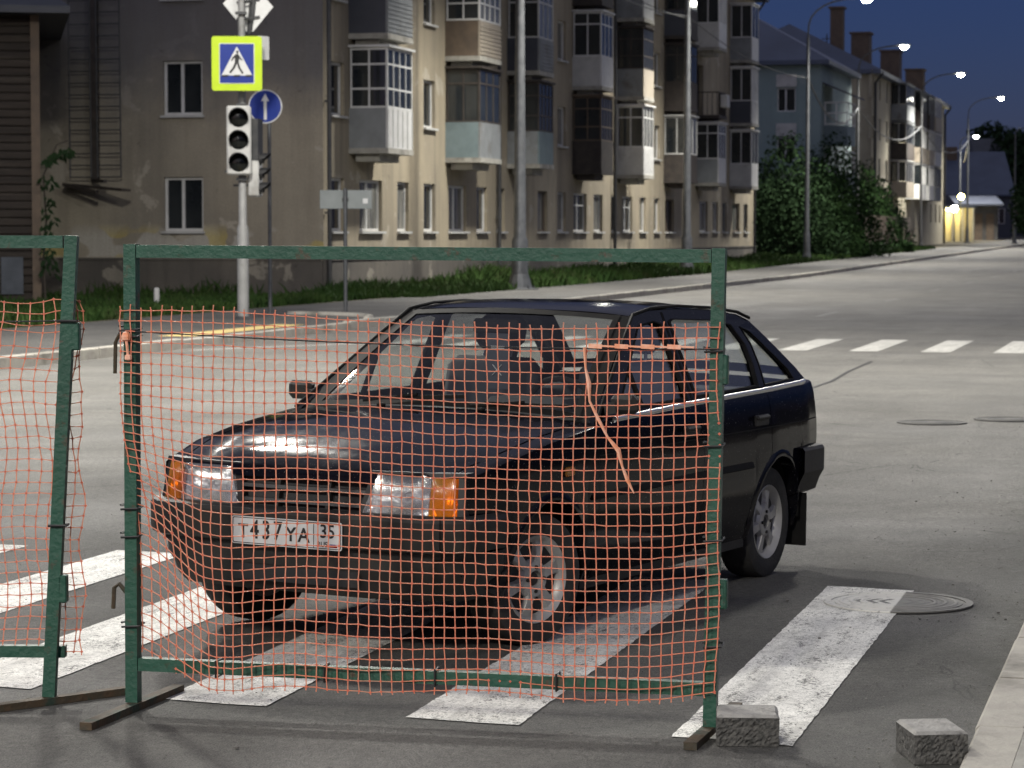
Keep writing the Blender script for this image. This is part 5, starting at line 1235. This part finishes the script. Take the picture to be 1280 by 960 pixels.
# netting: knots laid out as a bent grid, strands are flat bars between neighbouring knots
def net_mesh(K, w_h=.0019, w_v=.0023, th=.0010, top_stub=.018, knot=.0055, cut=None):
    b = MB(); n, m = len(K), len(K[0]); Y = Vector((0, 1, 0))
    def strand(p, q, w_):
        d = (q-p).normalized(); s_ = d.cross(Y).normalized()*w_; t = Vector((0, th, 0)); mid = (p+q)/2; sm = s_*.72
        vs = []
        for c, ss in ((p, s_), (mid, sm), (q, s_)): vs += [c-ss-t, c+ss-t, c+ss+t, c-ss+t]
        fs = [(i+j, i+(j+1) % 4, i+4+(j+1) % 4, i+4+j) for i in (0, 4) for j in range(4)]
        b.add(vs, fs, 0)
    for i in range(n):
        for j in range(m):
            if cut and cut(i, j): continue
            if i+1 < n and not (cut and cut(i+1, j)): strand(K[i][j], K[i+1][j], w_h)
            if j+1 < m and not (cut and cut(i, j+1)): strand(K[i][j], K[i][j+1], w_v)
            k = knot*random.uniform(.85, 1.15); c = K[i][j]
            b.add([c+Vector((dx*k, dy, dz*k)) for dy in (-.0022, .0022) for dx, dz in ((-1, 0), (0, -1), (1, 0), (0, 1))],
                  [(0, 1, 2, 3), (7, 6, 5, 4)]+[(j_, (j_+1) % 4, 4+(j_+1) % 4, 4+j_) for j_ in range(4)], 1)
        if top_stub: p = K[i][0]; strand(p+Vector((random.uniform(-.003, .003), 0, top_stub*random.uniform(.5, 1.2))), p, w_v)
        p = K[i][m-1]
        if not cut: strand(p, p-Vector((random.uniform(-.004, .004), 0, .012*random.uniform(.3, 1.6))), w_v)
    return b
def sm(a, b_, x): t = max(0, min(1, (x-a)/(b_-a))); return t*t*(3-2*t)
NC, NR = 57, 35
# left and right edges, top and bottom edges in the barrier's own metres
def nodeR(i, j):
    s_ = i/(NC-1); t = j/(NR-1)
    x = -.026+(BW+.055)*s_
    zt_ = 1.425-.045*s_+.012*math.sin(s_*7)-.012*math.sin(s_*math.pi)
    zb_ = float(I(s_, [0, .07, .14, .2, .3, .45, .6, .75, .9, 1], [.18, .135, .095, .095, .115, .115, .12, .105, .12, .15]))
    z = zt_+(zb_-zt_)*t
    wgt = math.exp(-(s_/.095)**2); g = sm(.20, .72, t)
    x += .055*wgt*g+.03*math.exp(-((s_-.13)/.07)**2)*sm(.55, .95, t); z += .085*math.exp(-(s_/.10)**2)*sm(.25, .7, t)*(1-.55*sm(.8, 1, t))
    z += .003*math.sin(s_*17+t*3)*(.4+t)+.002*math.sin(t*13+s_*11); x += .003*math.sin(t*9+s_*9)+.001*math.sin(s_*40+t*8)
    y = -.033-.012*math.sin(s_*9+2)*math.sin(t*5)-.05*g*math.exp(-((s_-.17)/.08)**2)+.03*g*wgt
    x += random.gauss(0, .0011); z += random.gauss(0, .0011)+.006*math.exp(-((s_-.62)/.05)**2)*math.exp(-((t-.35)/.2)**2)-.007*math.exp(-((s_-.4)/.08)**2)*sm(.6, .9, t)
    x -= .006*sm(.9, 1, s_)*math.sin(t*14)
    return Vector((x, y, z))
KR = [[nodeR(i, j) for j in range(NR)] for i in range(NC)]
no = net_mesh(KR).build('safety_net', [M['net'], M['net_far']], None, fix=False); no.location = BL; no.rotation_euler = (0, 0, BRZ)
tag(no, 'orange plastic netting stretched over the upright barrier in front of the car', 'safety net', 'orange safety nets')
# wire threaded through the net
b = MB(); pts = []
for k in range(56):
    s_ = k/55; i = min(NC-1, int(s_*(NC-1))); z = 1.355-.045*s_-.018*math.sin(math.pi*s_); pts.append((-.026+(BW+.055)*s_, -.036+(.006 if k % 2 else -.004), z))
b.tube(pts, .0026, 6); wo = b.build('wire', M['wire'], None); wo.location = BL; wo.rotation_euler = (0, 0, BRZ); tag(wo, 'thin black wire threaded through the top of the netting on the upright barrier', 'wire')
# loose orange strip wound round the wire and hanging down the net
b = MB(); SHX = .078
seq = [(1.573, -.050, 1.312), (1.578, -.052, 1.24), (1.590, -.055, 1.19), (1.592, -.052, 1.13), (1.625, -.055, 1.065), (1.655, -.057, 1.01), (1.692, -.055, .965), (1.705, -.052, .91), (1.722, -.05, .865), (1.745, -.05, .82)]
b.tube([(x+SHX, y, z) for x, y, z in seq], [.005, .004, .008, .004, .006, .004, .009, .004, .007, .002], 5)
to = b.build('tape_strip', M['orange'], None); to.location = BL; to.rotation_euler = (0, 0, BRZ); tag(to, 'torn orange strip hanging loose from the wire over the car windscreen', 'strip')
b = MB(); z0 = 1.318
for k in range(8):
    x0 = 1.665+k*.045; b.bar((x0, -.048, z0), (x0+.047, -.050, z0-.002), .0025, .006 if k % 2 else .015, up=(0, 0, 1))
to = b.build('tape_strip', M['orange'], None); to.location = BL; to.rotation_euler = (0, 0, BRZ); tag(to, 'orange strip wound along the wire towards the right post', 'strip')
b = MB(); b.lathe([(0, -.018), (.016, -.012), (.018, 0), (.012, .014), (0, .018)], 8, Matrix.Translation((0, -.045, 1.335))); b.lathe([(0, -.014), (.014, -.008), (.013, .006), (0, .012)], 8, Matrix.Translation((.008, -.045, 1.262)))
b.tube([(0, -.046, 1.33), (.006, -.05, 1.30), (.008, -.046, 1.262)], .005, 5)
to = b.build('tape_knot', M['orange'], None); to.location = BL; to.rotation_euler = (0, 0, BRZ); tag(to, 'knotted orange strip tied round the top of the left post of the upright barrier', 'strip')

# the leaning barrier at the left edge
LB0 = Vector((-1.672, 9.52, 0))
ba2 = empty('barrier', 'green barrier with a leaning post at the left edge of the picture', 'barrier', LB0, R(-2), 'green roadwork barriers')
sqtube('post', (0, 0, .028), (.098, 0, 1.69), ba2, up=(0, 1, 0)); sqtube('post', (-2.0, 0, .028), (-1.90, 0, 1.69), ba2, up=(0, 1, 0))
sqtube('rail', (-1.90, 0, 1.668), (.068, 0, 1.668), ba2); sqtube('rail', (-1.97, .045, .185), (.052, .045, .185), ba2, w_=.042)
b = MB(); b.bar((.27, .24, .0143), (-.42, -.42, .0143), .045, .026); b.build('foot', M['rust'], ba2)
b = MB(); b.bar((-1.73, .24, .0143), (-2.42, -.42, .0143), .045, .026); b.build('foot', M['rust'], ba2)
for z in (1.33, .42): b = MB(); b.box((.03+.059*z, .0, z), (.03, .045, .10), bev=.004); b.build('hinge_sleeve', M['green'], ba2)
for z in (1.385, .65): 
    b = MB(); x0 = .059*z; b.tube([(x0+.031*c, .031*s_, z) for c, s_ in ((-1, -1), (1, -1), (1, 1), (-1, 1), (-1, -1))], .005, 5); b.build('cable_tie', M['wire'], ba2)
def nodeL(i, j):
    s_ = i/37; t = j/31; x = .145-.042*i-.035*t*0
    x = .125+(.0)*t-.042*i
    z = 1.455-.003*math.sin(i)-.041*j
    if j >= 3: z += .014*(1 if j == 3 else 0)
    x += .012*math.sin(j*.5+i*.2)+.035*sm(9, 3, j)*(.3+.2*math.sin(i*.6))*(1 if i < 9 else .6)*.6
    z += .010*math.sin(i*.9+j*.3)*sm(12, 2, j)
    y = .045+.03*math.sin(i*.5+j*.25)*sm(16, 4, j)
    x = min(x, .115+.012*math.sin(j*.8)); return Vector((x+random.uniform(-.003, .003), y, z+random.uniform(-.003, .003)))
KL = [[nodeL(i, j) for j in range(32)] for i in range(46)]
nl = net_mesh(KL, top_stub=0).build('safety_net', [M['net'], M['net_far']], None, fix=False); nl.location = LB0; nl.rotation_euler = (0, 0, R(-2))
tag(nl, 'sagging orange netting behind the leaning barrier at the left edge', 'safety net', 'orange safety nets')
b = MB(); b.tube([(-1.9, .02, 1.38), (-.8, .03, 1.385), (-.2, .03, 1.38), (.10, .02, 1.385)], .003, 6); wo = b.build('wire', M['wire'], None); wo.location = LB0; wo.rotation_euler = (0, 0, R(-2)); tag(wo, 'thin black wire holding the sagging netting to the leaning post', 'wire')

# ------------------------------------------------------------------ stone blocks, manhole covers, small stones
def rough_block(label, loc, rz, sz):
    n = 9; o = empty('stone_block', label, 'block', loc, rz, 'loose stone blocks on the road')
    bm_ = MB(); lx, ly, lz = sz; rr = random.Random(str(label))
    def face(f, du, dv, amp, m):
        P = []
        for i in range(du+1):
            r = []
            for j in range(dv+1):
                p, nn = f(i/du, j/dv); e = (0 < i < du) and (0 < j < dv)
                k = rr.uniform(-1, 1)*amp if e else rr.uniform(-1, 0)*amp*.5*0
                r.append(p+nn*k)
            P.append(r)
        bm_.grid(P, mi=m)
    ch = .010
    X0, X1, Y0, Y1, Z1 = -lx/2, lx/2, -ly/2, ly/2, lz
    face(lambda u, v: (Vector((X0+lx*u, Y0, Z1*v-ch*v)), Vector((0, -1, 0))), 26, 12, .0045, 0)
    face(lambda u, v: (Vector((X0+lx*u, Y1, Z1*v-ch*v)), Vector((0, 1, 0))), 8, 4, .004, 0)
    face(lambda u, v: (Vector((X0, Y0+ly*u, Z1*v-ch*v)), Vector((-1, 0, 0))), 16, 9, .0025, 0)
    face(lambda u, v: (Vector((X1, Y0+ly*u, Z1*v-ch*v)), Vector((1, 0, 0))), 16, 9, .0035, 0)
    face(lambda u, v: (Vector((X0+ch+(lx-2*ch)*u, Y0+ch+(ly-2*ch)*v, Z1)), Vector((0, 0, 1))), 16, 14, .0016, 1)
    a = [(X0, Y0), (X1, Y0), (X1, Y1), (X0, Y1)]; c = [(X0+ch, Y0+ch), (X1-ch, Y0+ch), (X1-ch, Y1-ch), (X0+ch, Y1-ch)]
    bm_.add([(x, y, Z1-ch) for x, y in a]+[(x, y, Z1) for x, y in c], [(i, (i+1) % 4, 4+(i+1) % 4, 4+i) for i in range(4)], 1)
    return bm_.build('stone', [M['tar'], M['blocktop']], o)
g = G(938, 934); rough_block('rough faced stone block by the right foot of the upright barrier', (g.x, g.y+.035, .002), R(-4), (.205, .20, .105))
g = G(1172, 958); rough_block('pale topped stone block lying alone near the right kerb', (g.x+.005, g.y+.075, .002), R(6), (.175, .24, .105))
def manhole(label, px, py, r, split=None):
    g = G(px, py); o = empty('manhole_cover', label, 'manhole cover', (g.x, g.y, .009), -TH)
    mt = M['iron']
    b = MB(); b.lathe([(0, .001), (r*.86, .001), (r*.86, -.002), (r*.90, -.002), (r*.90, .0025), (r, .0025), (r, -.004)], 48); b.build('ring', mt, o)
    b = MB()
    for rr_ in (.80, .66, .52): b.lathe([(r*rr_, .0012), (r*rr_-.004, .0045), (r*rr_-.016, .0045), (r*rr_-.020, .0012)], 48)
    b.build('rib', M['steelrib'], o)
    b = MB()
    for sg in (-1, 1):
        for k in range(3):
            x0 = sg*(.05+.055*k); b.add([(x0, .075, .0018), (x0+sg*.045, 0, .0018), (x0, -.075, .0018), (x0-sg*.028, -.075, .0018), (x0+sg*.015, 0, .0018), (x0-sg*.028, .075, .0018)], [(0, 1, 4, 5), (1, 2, 3, 4)])
    b.build('slot', M['black'], o)
    return o
def covered_iron(alb, wr):
    t = NT('painted_cover', .7); v = t.vec(); x = t.sep(v)[0]
    pm_ = t.ramp(x, .004, -.004); n_ = t.ramp(t.noise(v, 26, 7, .7), .56, .62)
    f = t.math('MULTIPLY', pm_, t.math('SUBTRACT', 1.0, t.math('MULTIPLY', n_, wr)))
    c = t.mix(t.ramp(t.noise(v, 14, 6, .7), .4, .7), (alb, alb*.97, alb*.9), (alb*.7, alb*.68, alb*.62)); return t.out(t.mix(f, c, (.60, .59, .55)))
M['steelrib'] = covered_iron(.21, .25); M['cov'] = covered_iron(.12, .75)
M['iron0'] = M['iron']; M['iron'] = M['cov']
manhole('round manhole cover half painted over by the right zebra stripe', 1126, 757, .34)
M['iron'] = mat('worn_cover', (.085, .083, .078), (.11, .107, .10), 20, .85); M['steelrib'] = mat('worn_iron', (.10, .098, .09), (.08, .078, .072), 20, .8)
manhole('distant manhole cover in the carriageway right of the car', 1166, 529, .31); manhole('distant manhole cover at the right edge of the picture', 1262, 525, .31)
b = MB()
for k in range(2200):
    u = 7+18*random.random()**1.6; v = VR-abs(random.gauss(0, .55))-.02 if random.random() < .45 else random.uniform(-6.5, VR); p = S(u, v, .003); r = random.uniform(.0015, .0042)*(1.0 if random.random() < .95 else 2)
    d = [Vector((random.uniform(.6, 1)*r*sx_, random.uniform(.6, 1)*r*sy_, z)) for z in (0, r*random.uniform(.5, 1)) for sx_, sy_ in ((-1, -1), (1, -1), (1, 1), (-1, 1))]
    b.add([p+q for q in d], [(4, 5, 6, 7), (0, 1, 5, 4), (1, 2, 6, 5), (2, 3, 7, 6), (3, 0, 4, 7)])
o = b.build('gravel', M['grit'], fix=False); tag(o, 'small grit and gravel scattered along the right kerb', 'gravel', kind='stuff')
